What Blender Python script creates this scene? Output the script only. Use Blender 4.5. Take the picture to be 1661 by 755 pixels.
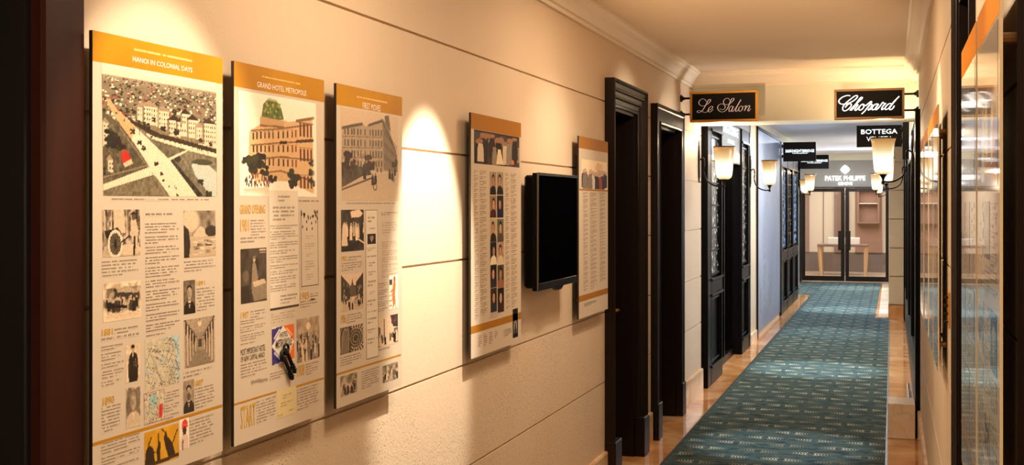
import bpy, bmesh, math, random
import numpy as np
from mathutils import Vector, Matrix
random.seed(7); rng = np.random.default_rng(11)
for o in list(bpy.data.objects): bpy.data.objects.remove(o)
S = bpy.context.scene; C = S.collection
PI = math.pi

# ---------------------------------------------------------------- camera, world, exposure
EYE = 1.75
cam = bpy.data.cameras.new('camera'); camo = bpy.data.objects.new('camera', cam); C.objects.link(camo)
cam.sensor_width = 36; cam.sensor_fit = 'HORIZONTAL'; cam.lens = 1900*36/1661
cam.shift_y = -46.5/1661; cam.clip_start = 0.02
camo.location = (0, 0, EYE); camo.rotation_euler = (PI/2, 0, math.atan(616.5/1900))
S.camera = camo
S.view_settings.view_transform = 'Standard'; S.view_settings.look = 'None'
S.view_settings.gamma = 1; S.view_settings.use_curve_mapping = False
S.view_settings.exposure = 0.35
w = bpy.data.worlds.new('world'); S.world = w; w.use_nodes = True
w.node_tree.nodes['Background'].inputs[0].default_value = (1.0, 0.62, 0.34, 1)
w.node_tree.nodes['Background'].inputs[1].default_value = 0.25

def light(name, kind, loc, energy, col, **k):
    l = bpy.data.lights.new(name, kind); l.energy = energy; l.color = col
    tgt = k.pop('target', None)
    for a, b in k.items(): setattr(l, a, b)
    o = bpy.data.objects.new(name, l); C.objects.link(o); o.location = loc
    if tgt is not None: o.rotation_euler = (Vector(tgt)-Vector(loc)).to_track_quat('-Z', 'Y').to_euler()
    return o
WARM = (1.0, 0.66, 0.38); WARM2 = (1.0, 0.84, 0.64); COOL = (0.74, 0.84, 1.0)
# wall washing spots; the last two are added to bounce light onto the ceiling
for y, e, sz, zt in ((2.43, 84, 44, 1.62), (4.16, 270, 35, 1.5), (5.95, 46, 84, 1.0), (7.7, 40, 80, 1.9), (9.25, 32, 80, 1.9)):
    light('wall_spot', 'SPOT', (-0.86, y, 2.86), e, (1, .89, .74) if y == 4.16 else WARM2, target=(-1.70, y, zt), spot_size=math.radians(sz), spot_blend=0.45 if sz < 60 else 1.0, shadow_soft_size=0.02)
for y, e in ((1.95, 34), (5.6, 50)):
    light('wall_spot', 'SPOT', (-0.55, y, 2.86), e, WARM2, target=(0.20, y, 1.75), spot_size=math.radians(52), spot_blend=0.5, shadow_soft_size=0.02)
# added unseen fill discs under the ceiling along the corridor
for y, e in ((-1.6, 30), (0.4, 26), (3.2, 24), (5.6, 18)):
    light('corridor_fill', 'AREA', (-0.75, y, 2.88), e, (1, .76, .52), shape='DISK', size=0.5)
for y, e, c in ((12.6, 60, (1, .84, .66)), (15.6, 45, (1.0, .93, .84)), (21.0, 110, (.74, .84, 1.0)), (24.6, 90, (.80, .88, 1.0))):
    light('corridor_fill', 'AREA', (-0.75, y, 2.84), e, c, shape='DISK', size=0.35)
for y, e in ((8.6, 170), (12.7, 420), (16.4, 160), (19.9, 420), (25.2, 320)):
    light('downlight', 'SPOT', (-0.75, y, 2.6 if y < 10 else 2.82), e, (.86, .93, 1.0), target=(-0.75, y, 0), spot_size=math.radians(32), spot_blend=0.6, shadow_soft_size=0.04)
# added unseen fill spot, set low to brighten the ceiling
light('ceiling_fill_spot', 'SPOT', (-1.2, 0.2, 0.7), 2300, WARM, target=(-0.75, 7.4, 2.9), spot_size=math.radians(17), spot_blend=0.9, shadow_soft_size=0.05)

# ---------------------------------------------------------------- materials
def lin(c):
    r = []
    for v in c[:3]:
        v = v/255. if max(c[:3]) > 1.001 else v
        r.append(v/12.92 if v <= .04045 else ((v+.055)/1.055)**2.4)
    return tuple(r)+(1,)
def newmat(name):
    m = bpy.data.materials.new(name); m.use_nodes = True
    nt = m.node_tree; return m, nt, nt.nodes['Principled BSDF']
def N(nt, t, **k):
    n = nt.nodes.new(t)
    for a, b in k.items():
        if a == 'ins':
            for i, v in b.items(): n.inputs[i].default_value = v
        else: setattr(n, a, b)
    return n
def M(nt, op, a, b=None, c=None):
    n = N(nt, 'ShaderNodeMath', operation=op)
    for i, v in enumerate((a, b, c)):
        if v is None: continue
        if isinstance(v, (int, float)): n.inputs[i].default_value = v
        else: nt.links.new(v, n.inputs[i])
    return n.outputs[0]
def mix(nt, f, a, b):
    n = N(nt, 'ShaderNodeMix', data_type='RGBA')
    for i, v in ((0, f), (6, a), (7, b)):
        if isinstance(v, (int, float, tuple)): n.inputs[i].default_value = v
        else: nt.links.new(v, n.inputs[i])
    return n.outputs[2]
def ramp(nt, f, stops):
    n = N(nt, 'ShaderNodeValToRGB'); nt.links.new(f, n.inputs[0]); e = n.color_ramp.elements
    while len(e) < len(stops): e.new(.5)
    for i, (p, c) in enumerate(stops): e[i].position = p; e[i].color = c
    return n.outputs[0]
def simple(name, col, rough=.5, metal=0, coat=0, noise=None, emit=None, spec=.5, ior=1.5):
    m, nt, b = newmat(name); b.inputs['IOR'].default_value = ior
    b.inputs['Base Color'].default_value = lin(col); b.inputs['Roughness'].default_value = rough
    b.inputs['Metallic'].default_value = metal; b.inputs['Coat Weight'].default_value = coat
    b.inputs['Coat Roughness'].default_value = .04; b.inputs['Specular IOR Level'].default_value = spec
    if noise:
        sc, c2 = noise
        g = N(nt, 'ShaderNodeNewGeometry'); n = N(nt, 'ShaderNodeTexNoise', ins={2: sc, 3: 5.0}); nt.links.new(g.outputs[0], n.inputs[0])
        nt.links.new(mix(nt, ramp(nt, n.outputs[0], [(.35, (0, 0, 0, 1)), (.65, (1, 1, 1, 1))]), lin(col), lin(c2)), b.inputs['Base Color'])
    if emit: b.inputs['Emission Color'].default_value = lin(col); b.inputs['Emission Strength'].default_value = emit
    return m
def world_pos(nt):
    g = N(nt, 'ShaderNodeNewGeometry'); return g.outputs[0]
def wall_mat(name, c1, c2, pits=1.0):
    m, nt, b = newmat(name); P = world_pos(nt)
    n = N(nt, 'ShaderNodeTexNoise', ins={2: 1.6, 3: 4.0}); nt.links.new(P, n.inputs[0])
    col = mix(nt, n.outputs[0], lin(c1), lin(c2))
    n2 = N(nt, 'ShaderNodeTexNoise', ins={2: 2.2, 3: 3.0}); nt.links.new(P, n2.inputs[0])
    v = N(nt, 'ShaderNodeTexVoronoi', ins={2: 95.0}); v.inputs['Randomness'].default_value = 1; nt.links.new(P, v.inputs[0])
    # sparse pits in patches
    d = M(nt, 'SUBTRACT', .33, v.outputs['Distance'])
    sel = M(nt, 'GREATER_THAN', M(nt, 'MULTIPLY', N_sep(nt, v.outputs['Color']), 1.0), .72)
    patch = ramp(nt, n2.outputs[0], [(.47, (.0, .0, .0, 1)), (.6, (1, 1, 1, 1))])
    hz = N(nt, 'ShaderNodeSeparateXYZ'); nt.links.new(P, hz.inputs[0]); low = M(nt, 'MAXIMUM', M(nt, 'MINIMUM', M(nt, 'MULTIPLY', M(nt, 'SUBTRACT', 1.45, hz.outputs[2]), 2.4), 1.8), .12)
    patch = M(nt, 'MULTIPLY', N_sep(nt, patch), low)
    pit = M(nt, 'MULTIPLY', M(nt, 'MULTIPLY', M(nt, 'MAXIMUM', d, 0.0), sel), patch)
    pitm = M(nt, 'MINIMUM', M(nt, 'MULTIPLY', pit, 6.0*pits), 1.0)
    col = mix(nt, M(nt, 'MULTIPLY', pitm, .4), col, lin((120, 84, 52)))
    nt.links.new(col, b.inputs['Base Color']); b.inputs['Roughness'].default_value = .62
    n3 = N(nt, 'ShaderNodeTexNoise', ins={2: 90.0, 3: 3.0}); nt.links.new(P, n3.inputs[0])
    n4 = N(nt, 'ShaderNodeTexNoise', ins={2: 48.0, 3: 4.0, 4: .7}); nt.links.new(P, n4.inputs[0])
    rgh = M(nt, 'MULTIPLY', M(nt, 'MULTIPLY', n4.outputs[0], low), .85)
    hgt = M(nt, 'SUBTRACT', rgh, M(nt, 'SUBTRACT', M(nt, 'MULTIPLY', pitm, 1.0), M(nt, 'MULTIPLY', n3.outputs[0], .25)))
    hgt0 = M(nt, 'SUBTRACT', M(nt, 'MULTIPLY', n3.outputs[0], .25), M(nt, 'MULTIPLY', pitm, 1.0))
    bp = N(nt, 'ShaderNodeBump', ins={0: .5, 1: .0030}); nt.links.new(hgt, bp.inputs['Height']); nt.links.new(bp.outputs[0], b.inputs['Normal'])
    return m
def N_sep(nt, colsock):
    s = N(nt, 'ShaderNodeSeparateColor'); nt.links.new(colsock, s.inputs[0]); return s.outputs[0]
def marble_mat(name, c1, c2, c3, rough=.12, tile=.45, line=True):
    m, nt, b = newmat(name); P = world_pos(nt)
    n = N(nt, 'ShaderNodeTexNoise', ins={2: 2.3, 3: 8.0, 8: 1.2}); nt.links.new(P, n.inputs[0])
    w_ = N(nt, 'ShaderNodeTexNoise', ins={2: 6.0, 3: 6.0}); nt.links.new(P, w_.inputs[0])
    col = ramp(nt, n.outputs[0], [(.3, lin(c1)), (.5, lin(c2)), (.7, lin(c3))])
    vein = ramp(nt, M(nt, 'ABSOLUTE', M(nt, 'SUBTRACT', w_.outputs[0], .5)), [(0, (1, 1, 1, 1)), (.03, (0, 0, 0, 1))])
    col = mix(nt, M(nt, 'MULTIPLY', N_sep(nt, vein), .18), col, lin((160, 92, 45)))
    if line:
        s = N(nt, 'ShaderNodeSeparateXYZ'); nt.links.new(P, s.inputs[0])
        fr = M(nt, 'FRACT', M(nt, 'DIVIDE', M(nt, 'ADD', s.outputs[1], .13), tile))
        ln = M(nt, 'LESS_THAN', fr, .012)
        col = mix(nt, M(nt, 'MULTIPLY', ln, .6), col, lin((110, 74, 44)))
    nt.links.new(col, b.inputs['Base Color']); b.inputs['Roughness'].default_value = rough
    return m
def carpet_mat():
    m, nt, b = newmat('carpet_wool'); P = world_pos(nt)
    s = N(nt, 'ShaderNodeSeparateXYZ'); nt.links.new(P, s.inputs[0]); X, Y = s.outputs[0], s.outputs[1]
    # mottled ground, stretched across the corridor
    sc = N(nt, 'ShaderNodeVectorMath', operation='MULTIPLY'); sc.inputs[1].default_value = (2.2, 5.5, 1); nt.links.new(P, sc.inputs[0])
    n = N(nt, 'ShaderNodeTexNoise', ins={2: 3.2, 3: 6.0, 4: .72}); nt.links.new(sc.outputs[0], n.inputs[0])
    col = ramp(nt, n.outputs[0], [(.3, lin((24, 32, 36))), (.42, lin((44, 62, 66))), (.5, lin((70, 98, 100))), (.58, lin((92, 98, 84))), (.7, lin((108, 128, 120)))])
    n2 = N(nt, 'ShaderNodeTexNoise', ins={2: 34.0, 3: 2.0}); nt.links.new(P, n2.inputs[0])
    col = mix(nt, M(nt, 'MULTIPLY', n2.outputs[0], .55), col, lin((30, 44, 50)))
    # fish-scale bows: rows .24 m deep, each bow group .36 m wide, alternate rows shifted
    ry = M(nt, 'DIVIDE', Y, .243); row = M(nt, 'FLOOR', ry)
    sh = M(nt, 'MULTIPLY', M(nt, 'MODULO', row, 2.0), .5)
    fx = M(nt, 'FRACT', M(nt, 'ADD', M(nt, 'ADD', M(nt, 'DIVIDE', X, .36), 20.0), sh))
    cx = M(nt, 'SUBTRACT', fx, .5)                        # -.5 .. .5
    ax = M(nt, 'MULTIPLY', M(nt, 'ABSOLUTE', cx), .36)    # metres from the axis
    fy = M(nt, 'MULTIPLY', M(nt, 'SUBTRACT', M(nt, 'FRACT', ry), .5), .243)
    # bow curve: distance grows towards the axis at the row's middle
    bow = M(nt, 'SUBTRACT', ax, M(nt, 'MULTIPLY', M(nt, 'MULTIPLY', fy, fy), 9.0))
    k = M(nt, 'FRACT', M(nt, 'DIVIDE', bow, .0205))
    stripe = M(nt, 'LESS_THAN', M(nt, 'ABSOLUTE', M(nt, 'SUBTRACT', k, .5)), .2)
    lim = M(nt, 'SUBTRACT', .052, M(nt, 'MULTIPLY', ax, .18))
    iny = M(nt, 'LESS_THAN', M(nt, 'ABSOLUTE', fy), lim)
    inx = M(nt, 'MULTIPLY', M(nt, 'GREATER_THAN', ax, .02), M(nt, 'LESS_THAN', ax, .135))
    fade = M(nt, 'SUBTRACT', 1.05, M(nt, 'MULTIPLY', ax, 6.0))
    n3 = N(nt, 'ShaderNodeTexNoise', ins={2: 2.4, 3: 3.0}); nt.links.new(P, n3.inputs[0])
    vis = ramp(nt, n3.outputs[0], [(.36, (.2, .2, .2, 1)), (.56, (1, 1, 1, 1))])
    f = M(nt, 'MULTIPLY', M(nt, 'MULTIPLY', M(nt, 'MULTIPLY', stripe, iny), M(nt, 'MULTIPLY', inx, fade)), N_sep(nt, vis))
    # dark woven line between rows
    dk = M(nt, 'MULTIPLY', M(nt, 'GREATER_THAN', M(nt, 'ABSOLUTE', fy), .112), .22)
    col = mix(nt, dk, col, lin((22, 30, 34)))
    col = mix(nt, M(nt, 'MULTIPLY', f, .92), col, lin((226, 216, 190)))
    nt.links.new(col, b.inputs['Base Color']); b.inputs['Roughness'].default_value = .95; b.inputs['Specular IOR Level'].default_value = .1
    bp = N(nt, 'ShaderNodeBump', ins={0: .5, 1: .004}); nt.links.new(n2.outputs[0], bp.inputs['Height']); nt.links.new(bp.outputs[0], b.inputs['Normal'])
    return m
def text_mat(name, ink, paper, dense=.44, strength=.85, coat=.35):
    """printed small text: rows of words, UV measured in line pitches"""
    m, nt, b = newmat(name)
    uv = N(nt, 'ShaderNodeUVMap'); s = N(nt, 'ShaderNodeSeparateXYZ'); nt.links.new(uv.outputs[0], s.inputs[0])
    u, v = s.outputs[0], s.outputs[1]; row = M(nt, 'FLOOR', v); fr = M(nt, 'FRACT', v)
    cmb = N(nt, 'ShaderNodeCombineXYZ'); nt.links.new(M(nt, 'MULTIPLY', u, .9), cmb.inputs[0]); nt.links.new(M(nt, 'MULTIPLY', row, 7.31), cmb.inputs[1])
    wd = N(nt, 'ShaderNodeTexNoise', ins={2: 1.0, 3: 1.0}); nt.links.new(cmb.outputs[0], wd.inputs[0])
    cm2 = N(nt, 'ShaderNodeCombineXYZ'); nt.links.new(M(nt, 'MULTIPLY', u, 4.5), cm2.inputs[0]); nt.links.new(M(nt, 'MULTIPLY', v, 3.1), cm2.inputs[1])
    lt = N(nt, 'ShaderNodeTexNoise', ins={2: 1.0, 3: 0.0}); nt.links.new(cm2.outputs[0], lt.inputs[0])
    word = ramp(nt, wd.outputs[0], [(dense-.03, (0, 0, 0, 1)), (dense+.01, (1, 1, 1, 1))])
    let = ramp(nt, lt.outputs[0], [(.36, (.35, .35, .35, 1)), (.52, (1, 1, 1, 1))])
    band = M(nt, 'LESS_THAN', M(nt, 'ABSOLUTE', M(nt, 'SUBTRACT', fr, .5)), .25)
    f = M(nt, 'MULTIPLY', M(nt, 'MULTIPLY', N_sep(nt, word), N_sep(nt, let)), M(nt, 'MULTIPLY', band, strength))
    nt.links.new(mix(nt, f, lin(paper), lin(ink)), b.inputs['Base Color'])
    b.inputs['Roughness'].default_value = .35; b.inputs['Coat Weight'].default_value = coat; b.inputs['Coat Roughness'].default_value = .04
    if coat == 0: b.inputs['Specular IOR Level'].default_value = .2; b.inputs['Roughness'].default_value = .6
    return m
def photo_mat(name='printed_photograph', coat=.35):
    m, nt, b = newmat(name)
    if coat == 0: b.inputs['Specular IOR Level'].default_value = .2
    a = N(nt, 'ShaderNodeVertexColor'); a.layer_name = 'print'; nt.links.new(a.outputs[0], b.inputs['Base Color'])
    b.inputs['Roughness'].default_value = .35 if coat else .6; b.inputs['Coat Weight'].default_value = coat; b.inputs['Coat Roughness'].default_value = .04
    return m
def wood_mat(name, c1, c2, rough=.3):
    m, nt, b = newmat(name); P = world_pos(nt)
    sc = N(nt, 'ShaderNodeVectorMath', operation='MULTIPLY'); sc.inputs[1].default_value = (22, 22, 1.6); nt.links.new(P, sc.inputs[0])
    n = N(nt, 'ShaderNodeTexNoise', ins={2: 1.0, 3: 5.0}); nt.links.new(sc.outputs[0], n.inputs[0])
    nt.links.new(mix(nt, n.outputs[0], lin(c1), lin(c2)), b.inputs['Base Color'])
    b.inputs['Roughness'].default_value = rough; b.inputs['IOR'].default_value = 1.3
    return m
def glass_mat(name, tint=(1, 1, 1), rough=0.0):
    m, nt, b = newmat(name); nt.nodes.remove(b); out = nt.nodes['Material Output']
    g = N(nt, 'ShaderNodeBsdfGlossy'); g.inputs['Roughness'].default_value = rough+.01
    t = N(nt, 'ShaderNodeBsdfTransparent'); t.inputs[0].default_value = tint+(1,)
    f = N(nt, 'ShaderNodeFresnel', ins={0: 1.5}); mx = N(nt, 'ShaderNodeMixShader')
    nt.links.new(f.outputs[0], mx.inputs[0]); nt.links.new(t.outputs[0], mx.inputs[1]); nt.links.new(g.outputs[0], mx.inputs[2]); nt.links.new(mx.outputs[0], out.inputs[0])
    return m
PAPER = (212, 195, 172)
mt = dict(
 wall=wall_mat('limestone_block_wall', (226, 204, 176), (214, 190, 160)),
 wall_far=wall_mat('limestone_smooth', (222, 206, 182), (208, 192, 168), .4), pier=wall_mat('warm_limestone', (236, 204, 160), (224, 190, 146), .3),
 ceil=simple('ceiling_paint', (232, 212, 186), .8), plaster=simple('plaster_moulding', (240, 226, 206), .6),
 beam=simple('beam_paint', (226, 224, 206), .7), cooltint=simple('ceiling_cool_light_tint', (226, 229, 240), .7), lobbywall=simple('grey_lobby_paint', (160, 160, 158), .7),  # the cool ceiling colour paints in cool light falling beyond the beam
 marble=marble_mat('polished_beige_marble', (190, 126, 72), (212, 156, 100), (230, 190, 142), .08),
 marble_base=marble_mat('marble_baseboard', (206, 156, 104), (226, 190, 146), (240, 216, 184), .15, .6),
 marble_orange=marble_mat('orange_marble', (190, 112, 48), (214, 142, 76), (232, 178, 120), .15, .6),
 marble_pale=marble_mat('pale_marble', (222, 196, 164), (238, 218, 190), (246, 232, 212), .2, .6, False),
 carpet=carpet_mat(),
 darkwood=wood_mat('dark_stained_wood', (16, 9, 7), (30, 15, 10), .4),
 brownwood=wood_mat('brown_stained_wood', (36, 14, 7), (62, 26, 12), .5),
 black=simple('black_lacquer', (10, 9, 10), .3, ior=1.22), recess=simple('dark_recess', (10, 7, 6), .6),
 blackpanel=simple('black_shopfront_paint', (12, 12, 14), .35, ior=1.2),
 bronze=simple('dark_bronze', (42, 34, 26), .3, .7), brass=simple('aged_brass', (206, 146, 62), .38, .75), brass_pale=simple('pale_bronze', (150, 118, 84), .35, .9),
 iron=simple('black_iron', (26, 20, 16), .45, .6), chrome=simple('chrome', (210, 210, 212), .12, 1),
 board_r=simple('panel_paper_glossy', PAPER, .35, coat=1),
 board=simple('panel_paper', PAPER, .35, coat=.35), edge=simple('panel_edge', (38, 26, 18), .3),
 edge_light=simple('acrylic_edge', (225, 205, 170), .15, coat=1),
 gold=simple('gold_print', (196, 138, 4), .3, coat=.3, noise=(5, (182, 122, 2))), gold_right=simple('orange_gold_print', (214, 130, 8), .6, spec=.05), gold_dull=simple('ochre_print', (170, 112, 26), .6, spec=.15),
 goldink=simple('gold_ink', (208, 158, 40), .4), white_ink=simple('white_ink', (250, 244, 230), .5), faint_ink=simple('faint_gold_ink', (232, 196, 128), .5),
 dark_ink=simple('dark_ink', (70, 54, 42), .5), redbox=simple('red_ink', (170, 60, 50), .5),
 sheet=simple('letter_sheet', (228, 214, 192), .45, coat=.2), card=simple('cream_card', (220, 198, 146), .45, coat=.2),
 photo=photo_mat(), signface=simple('black_sign_face', (12, 9, 8), .4, spec=.15),
 pinkwhite=simple('silver_pink_letter', (226, 200, 186), .4, emit=.25), bright=simple('illuminated_letter', (255, 252, 246), .4, emit=1.6),
 cyan_letter=simple('lit_cyan_letter', (190, 235, 235), .4, emit=.9), white_letter=simple('lit_white_letter', (235, 245, 250), .4, emit=1.2),
 screen=simple('tv_screen', (3, 3, 4), .3, spec=.0), tvframe=simple('tv_bezel', (10, 9, 9), .35, ior=1.2), tvedge=simple('tv_bezel_edge', (120, 112, 104), .25, .8),
 glass=glass_mat('clear_glass', (.96, .95, .93)), smoked=glass_mat('smoked_glass', (.35, .36, .38)),
 lilac=simple('lilac_mural', (150, 158, 178), .45, noise=(1.3, (132, 142, 166))), grey_blue=simple('sign_backing', (70, 76, 84), .4),
 mural_grey=simple('mural_grey', (118, 122, 138), .5, noise=(12, (160, 164, 178))),
 cream=simple('cream_panel', (216, 206, 190), .5), taupe=simple('taupe_panel', (132, 108, 94), .5), band=simple('grey_brown_dado', (112, 98, 90), .5), dusk=simple('mauve_curtain', (150, 118, 104), .7),
 lightwood=wood_mat('light_oak', (206, 168, 122), (220, 186, 144), .4), boutique_floor=simple('boutique_floor', (206, 184, 160), .2),
 white=simple('white_object', (235, 232, 228), .3), shelfglow=simple('lit_display_backlight', (205, 222, 235), .5, emit=.75),
 blueglow=simple('lit_blue_display', (120, 170, 225), .4, emit=.9), whiteglow=simple('lit_white_display', (225, 235, 250), .4, emit=1.1), magglow=simple('lit_violet_display', (120, 80, 200), .4, emit=.9),
 teal_carpet_edge=simple('dark_carpet_binding', (24, 22, 20), .8),
)
mt['t'] = text_mat('small_print', (104, 80, 64), PAPER, .42, .8); mt['tb'] = text_mat('small_print_bold', (92, 70, 56), PAPER, .42, .85)
mt['tsheet'] = text_mat('letter_print', (96, 78, 64), (228, 214, 192), .43, .75); mt['tcard'] = text_mat('card_print', (120, 84, 40), (220, 198, 146), .45, .6)
mt['tn'] = text_mat('name_list_print', (96, 66, 40), PAPER, .40, .9, 0); mt['tr'] = text_mat('glossy_small_print', (104, 80, 64), PAPER, .42, .8, 1)
mt['photo_matte'] = photo_mat('matte_photograph', 0); mt['photo_glossy'] = photo_mat('glossy_photograph', 1.0)
mt['board_matte'] = simple('matte_panel_paper', PAPER, .6, spec=.2, noise=(1.5, (206, 188, 164))); mt['tlight'] = text_mat('pale_print', (150, 122, 98), PAPER, .45, .7)
mt['tdark'] = text_mat('pale_print_on_dark', (150, 140, 130), (40, 34, 32), .45, .7)

def dotted_glow(name, c1, c2, thr, st):
    m, nt, b = newmat(name); P = world_pos(nt)
    n = N(nt, 'ShaderNodeTexNoise', ins={2: 16.0, 3: 3.0}); nt.links.new(P, n.inputs[0])
    f = ramp(nt, n.outputs[0], [(thr, (0, 0, 0, 1)), (thr+.06, (1, 1, 1, 1))]); n2 = N(nt, 'ShaderNodeTexNoise', ins={2: 5.0}); nt.links.new(P, n2.inputs[0])
    nt.links.new(mix(nt, n2.outputs[0], lin(c1), lin(c2)), b.inputs['Emission Color']); nt.links.new(M(nt, 'MULTIPLY', N_sep(nt, f), st), b.inputs['Emission Strength'])
    b.inputs['Base Color'].default_value = lin((20, 22, 26)); b.inputs['Roughness'].default_value = .2
    return m
mt['goods'] = dotted_glow('lit_shelves_of_goods', (240, 245, 255), (255, 240, 190), .60, 1.0); mt['bluegoods'] = dotted_glow('lit_blue_shelves', (90, 160, 230), (200, 225, 255), .46, 1.3)
def shade_mat():
    m, nt, b = newmat('frosted_glass_shade')
    tc = N(nt, 'ShaderNodeTexCoord'); s = N(nt, 'ShaderNodeSeparateXYZ'); nt.links.new(tc.outputs['Generated'], s.inputs[0])
    col = ramp(nt, s.outputs[2], [(0, lin((255, 190, 110))), (.1, lin((255, 240, 205))), (.5, lin((255, 244, 214))), (.75, lin((250, 206, 136))), (1, lin((226, 156, 80)))])
    st = ramp(nt, s.outputs[2], [(0, (.6, .6, .6, 1)), (.15, (1, 1, 1, 1)), (.4, (1, 1, 1, 1)), (.68, (.55, .55, .55, 1)), (1, (.36, .36, .36, 1))])
    nt.links.new(col, b.inputs['Emission Color']); nt.links.new(M(nt, 'MULTIPLY', N_sep(nt, st), 1.3), b.inputs['Emission Strength'])
    b.inputs['Base Color'].default_value = lin((60, 46, 34)); b.inputs['Roughness'].default_value = .3
    return m
mt['shade'] = shade_mat()

# ---------------------------------------------------------------- mesh helpers
def box(bm, x0, x1, y0, y1, z0, z1, bev=0):
    x0, x1 = min(x0, x1), max(x0, x1); y0, y1 = min(y0, y1), max(y0, y1); z0, z1 = min(z0, z1), max(z0, z1)
    v = [bm.verts.new(p) for p in ((x0,y0,z0),(x1,y0,z0),(x1,y1,z0),(x0,y1,z0),(x0,y0,z1),(x1,y0,z1),(x1,y1,z1),(x0,y1,z1))]
    fs = [bm.faces.new([v[i] for i in q]) for q in ((3,2,1,0),(4,5,6,7),(0,1,5,4),(1,2,6,5),(2,3,7,6),(3,0,4,7))]
    if bev > 0:
        es = list({e for f in fs for e in f.edges})
        bmesh.ops.bevel(bm, geom=es, offset=bev, segments=1, profile=.5, affect='EDGES')
def BX(*a, **k):
    bm = bmesh.new(); box(bm, *a, **k); return bm
def prism(bm, pts, axis, a, b):
    """extrude a closed 2-D outline along axis"""
    def P(p, t):
        return {'x': (t, p[0], p[1]), 'y': (p[0], t, p[1]), 'z': (p[0], p[1], t)}[axis]
    A = [bm.verts.new(P(p, a)) for p in pts]; B = [bm.verts.new(P(p, b)) for p in pts]; n = len(pts)
    bm.faces.new(A); bm.faces.new(B[::-1])
    for i in range(n): bm.faces.new((A[i], B[i], B[(i+1) % n], A[(i+1) % n]))
def tube(bm, pts, r, seg=8, cap=True):
    pts = [Vector(p) for p in pts]; rings = []
    rs = r if isinstance(r, (list, tuple)) else [r]*len(pts)
    up = Vector((0, 0, 1))
    for i, p in enumerate(pts):
        d = (pts[min(i+1, len(pts)-1)]-pts[max(i-1, 0)]).normalized()
        u = d.cross(up)
        if u.length < 1e-3: u = d.cross(Vector((0, 1, 0)))
        u.normalize(); v = d.cross(u)
        rings.append([bm.verts.new(p+u*(rs[i]*math.cos(2*PI*k/seg))+v*(rs[i]*math.sin(2*PI*k/seg))) for k in range(seg)])
    for a, b in zip(rings, rings[1:]):
        for k in range(seg): bm.faces.new((a[k], a[(k+1) % seg], b[(k+1) % seg], b[k]))
    if cap: bm.faces.new(rings[0]); bm.faces.new(rings[-1][::-1])
def lathe(bm, prof, c, seg=24, closed=False):
    rings = []
    for r, z in prof:
        rings.append([bm.verts.new((c[0]+r*math.cos(2*PI*k/seg), c[1]+r*math.sin(2*PI*k/seg), c[2]+z)) for k in range(seg)])
    prs = list(zip(rings, rings[1:]))
    if closed: prs.append((rings[-1], rings[0]))
    for a, b in prs:
        for k in range(seg): bm.faces.new((a[k], a[(k+1) % seg], b[(k+1) % seg], b[k]))
def smoothpts(p, n=6):
    out = []; p = [Vector(q) for q in p]
    for i in range(len(p)-1):
        a, b, c, d = p[max(i-1, 0)], p[i], p[i+1], p[min(i+2, len(p)-1)]
        for k in range(n):
            t = k/n
            out.append(.5*((2*b)+(c-a)*t+(2*a-5*b+4*c-d)*t*t+(3*b-a-3*c+d)*t**3))
    out.append(p[-1]); return out
def wrot(o):  # world location of a top-level empty
    return Vector(o.location)
def obj(name, bm, mats, parent=None, smooth=False, kind=None, label=None, norm=True):
    """bm is in world coordinates; becomes ONE object"""
    if norm: bmesh.ops.recalc_face_normals(bm, faces=bm.faces)
    root = parent
    while root is not None and root.parent is not None: root = root.parent
    xs = [v.co for v in bm.verts]
    if root is not None:
        org = Vector(root['_org']) if '_org' in root else Vector(root.location)
    else:
        org = Vector(((min(v.x for v in xs)+max(v.x for v in xs))/2, (min(v.y for v in xs)+max(v.y for v in xs))/2, min(v.z for v in xs)))
    bmesh.ops.translate(bm, verts=bm.verts, vec=-org)
    me = bpy.data.meshes.new(name); bm.to_mesh(me); bm.free()
    for m in (mats if isinstance(mats, (list, tuple)) else [mats]): me.materials.append(m)
    if smooth:
        for p in me.polygons: p.use_smooth = True
    o = bpy.data.objects.new(name, me); C.objects.link(o)
    if parent is not None:
        o.parent = parent
        if parent.parent is None and parent.type != 'EMPTY' : pass
    else: o.location = org
    if kind: o['kind'] = kind
    if label: o['label'] = label
    return o
def thing(name, label, cat, loc, group=None):
    o = bpy.data.objects.new(name, None); C.objects.link(o); o.location = loc; o.empty_display_size = .1
    o['label'] = label; o['category'] = cat
    if group: o['group'] = group
    return o
def tag(o, label, cat, group=None, kind=None):
    o['label'] = label; o['category'] = cat
    if group: o['group'] = group
    if kind: o['kind'] = kind
    return o
def struct(name, bm, m): return obj(name, bm, m, kind='structure')
def textbm(s, x0, x1, y0, y1, P, depth=.0008, extra=None, keep=False):
    """flat lettering fitted to a rectangle; P(a,b,d) maps panel coordinates to the world"""
    cu = bpy.data.curves.new('t', 'FONT'); cu.body = s; cu.resolution_u = 2
    if extra: cu.offset = extra
    to = bpy.data.objects.new('t', cu); C.objects.link(to)
    dg = bpy.context.evaluated_depsgraph_get(); me = bpy.data.meshes.new_from_object(to.evaluated_get(dg))
    bpy.data.objects.remove(to); bm = bmesh.new(); bm.from_mesh(me); bpy.data.meshes.remove(me)
    X = [v.co.x for v in bm.verts]; Y = [v.co.y for v in bm.verts]
    ax, bx_, ay, by = min(X), max(X), min(Y), max(Y)
    for v in bm.verts:
        v.co = P(x0+(v.co.x-ax)/(bx_-ax)*(x1-x0), y0+(v.co.y-ay)/(by-ay)*(y1-y0), depth)
    return bm
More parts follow.
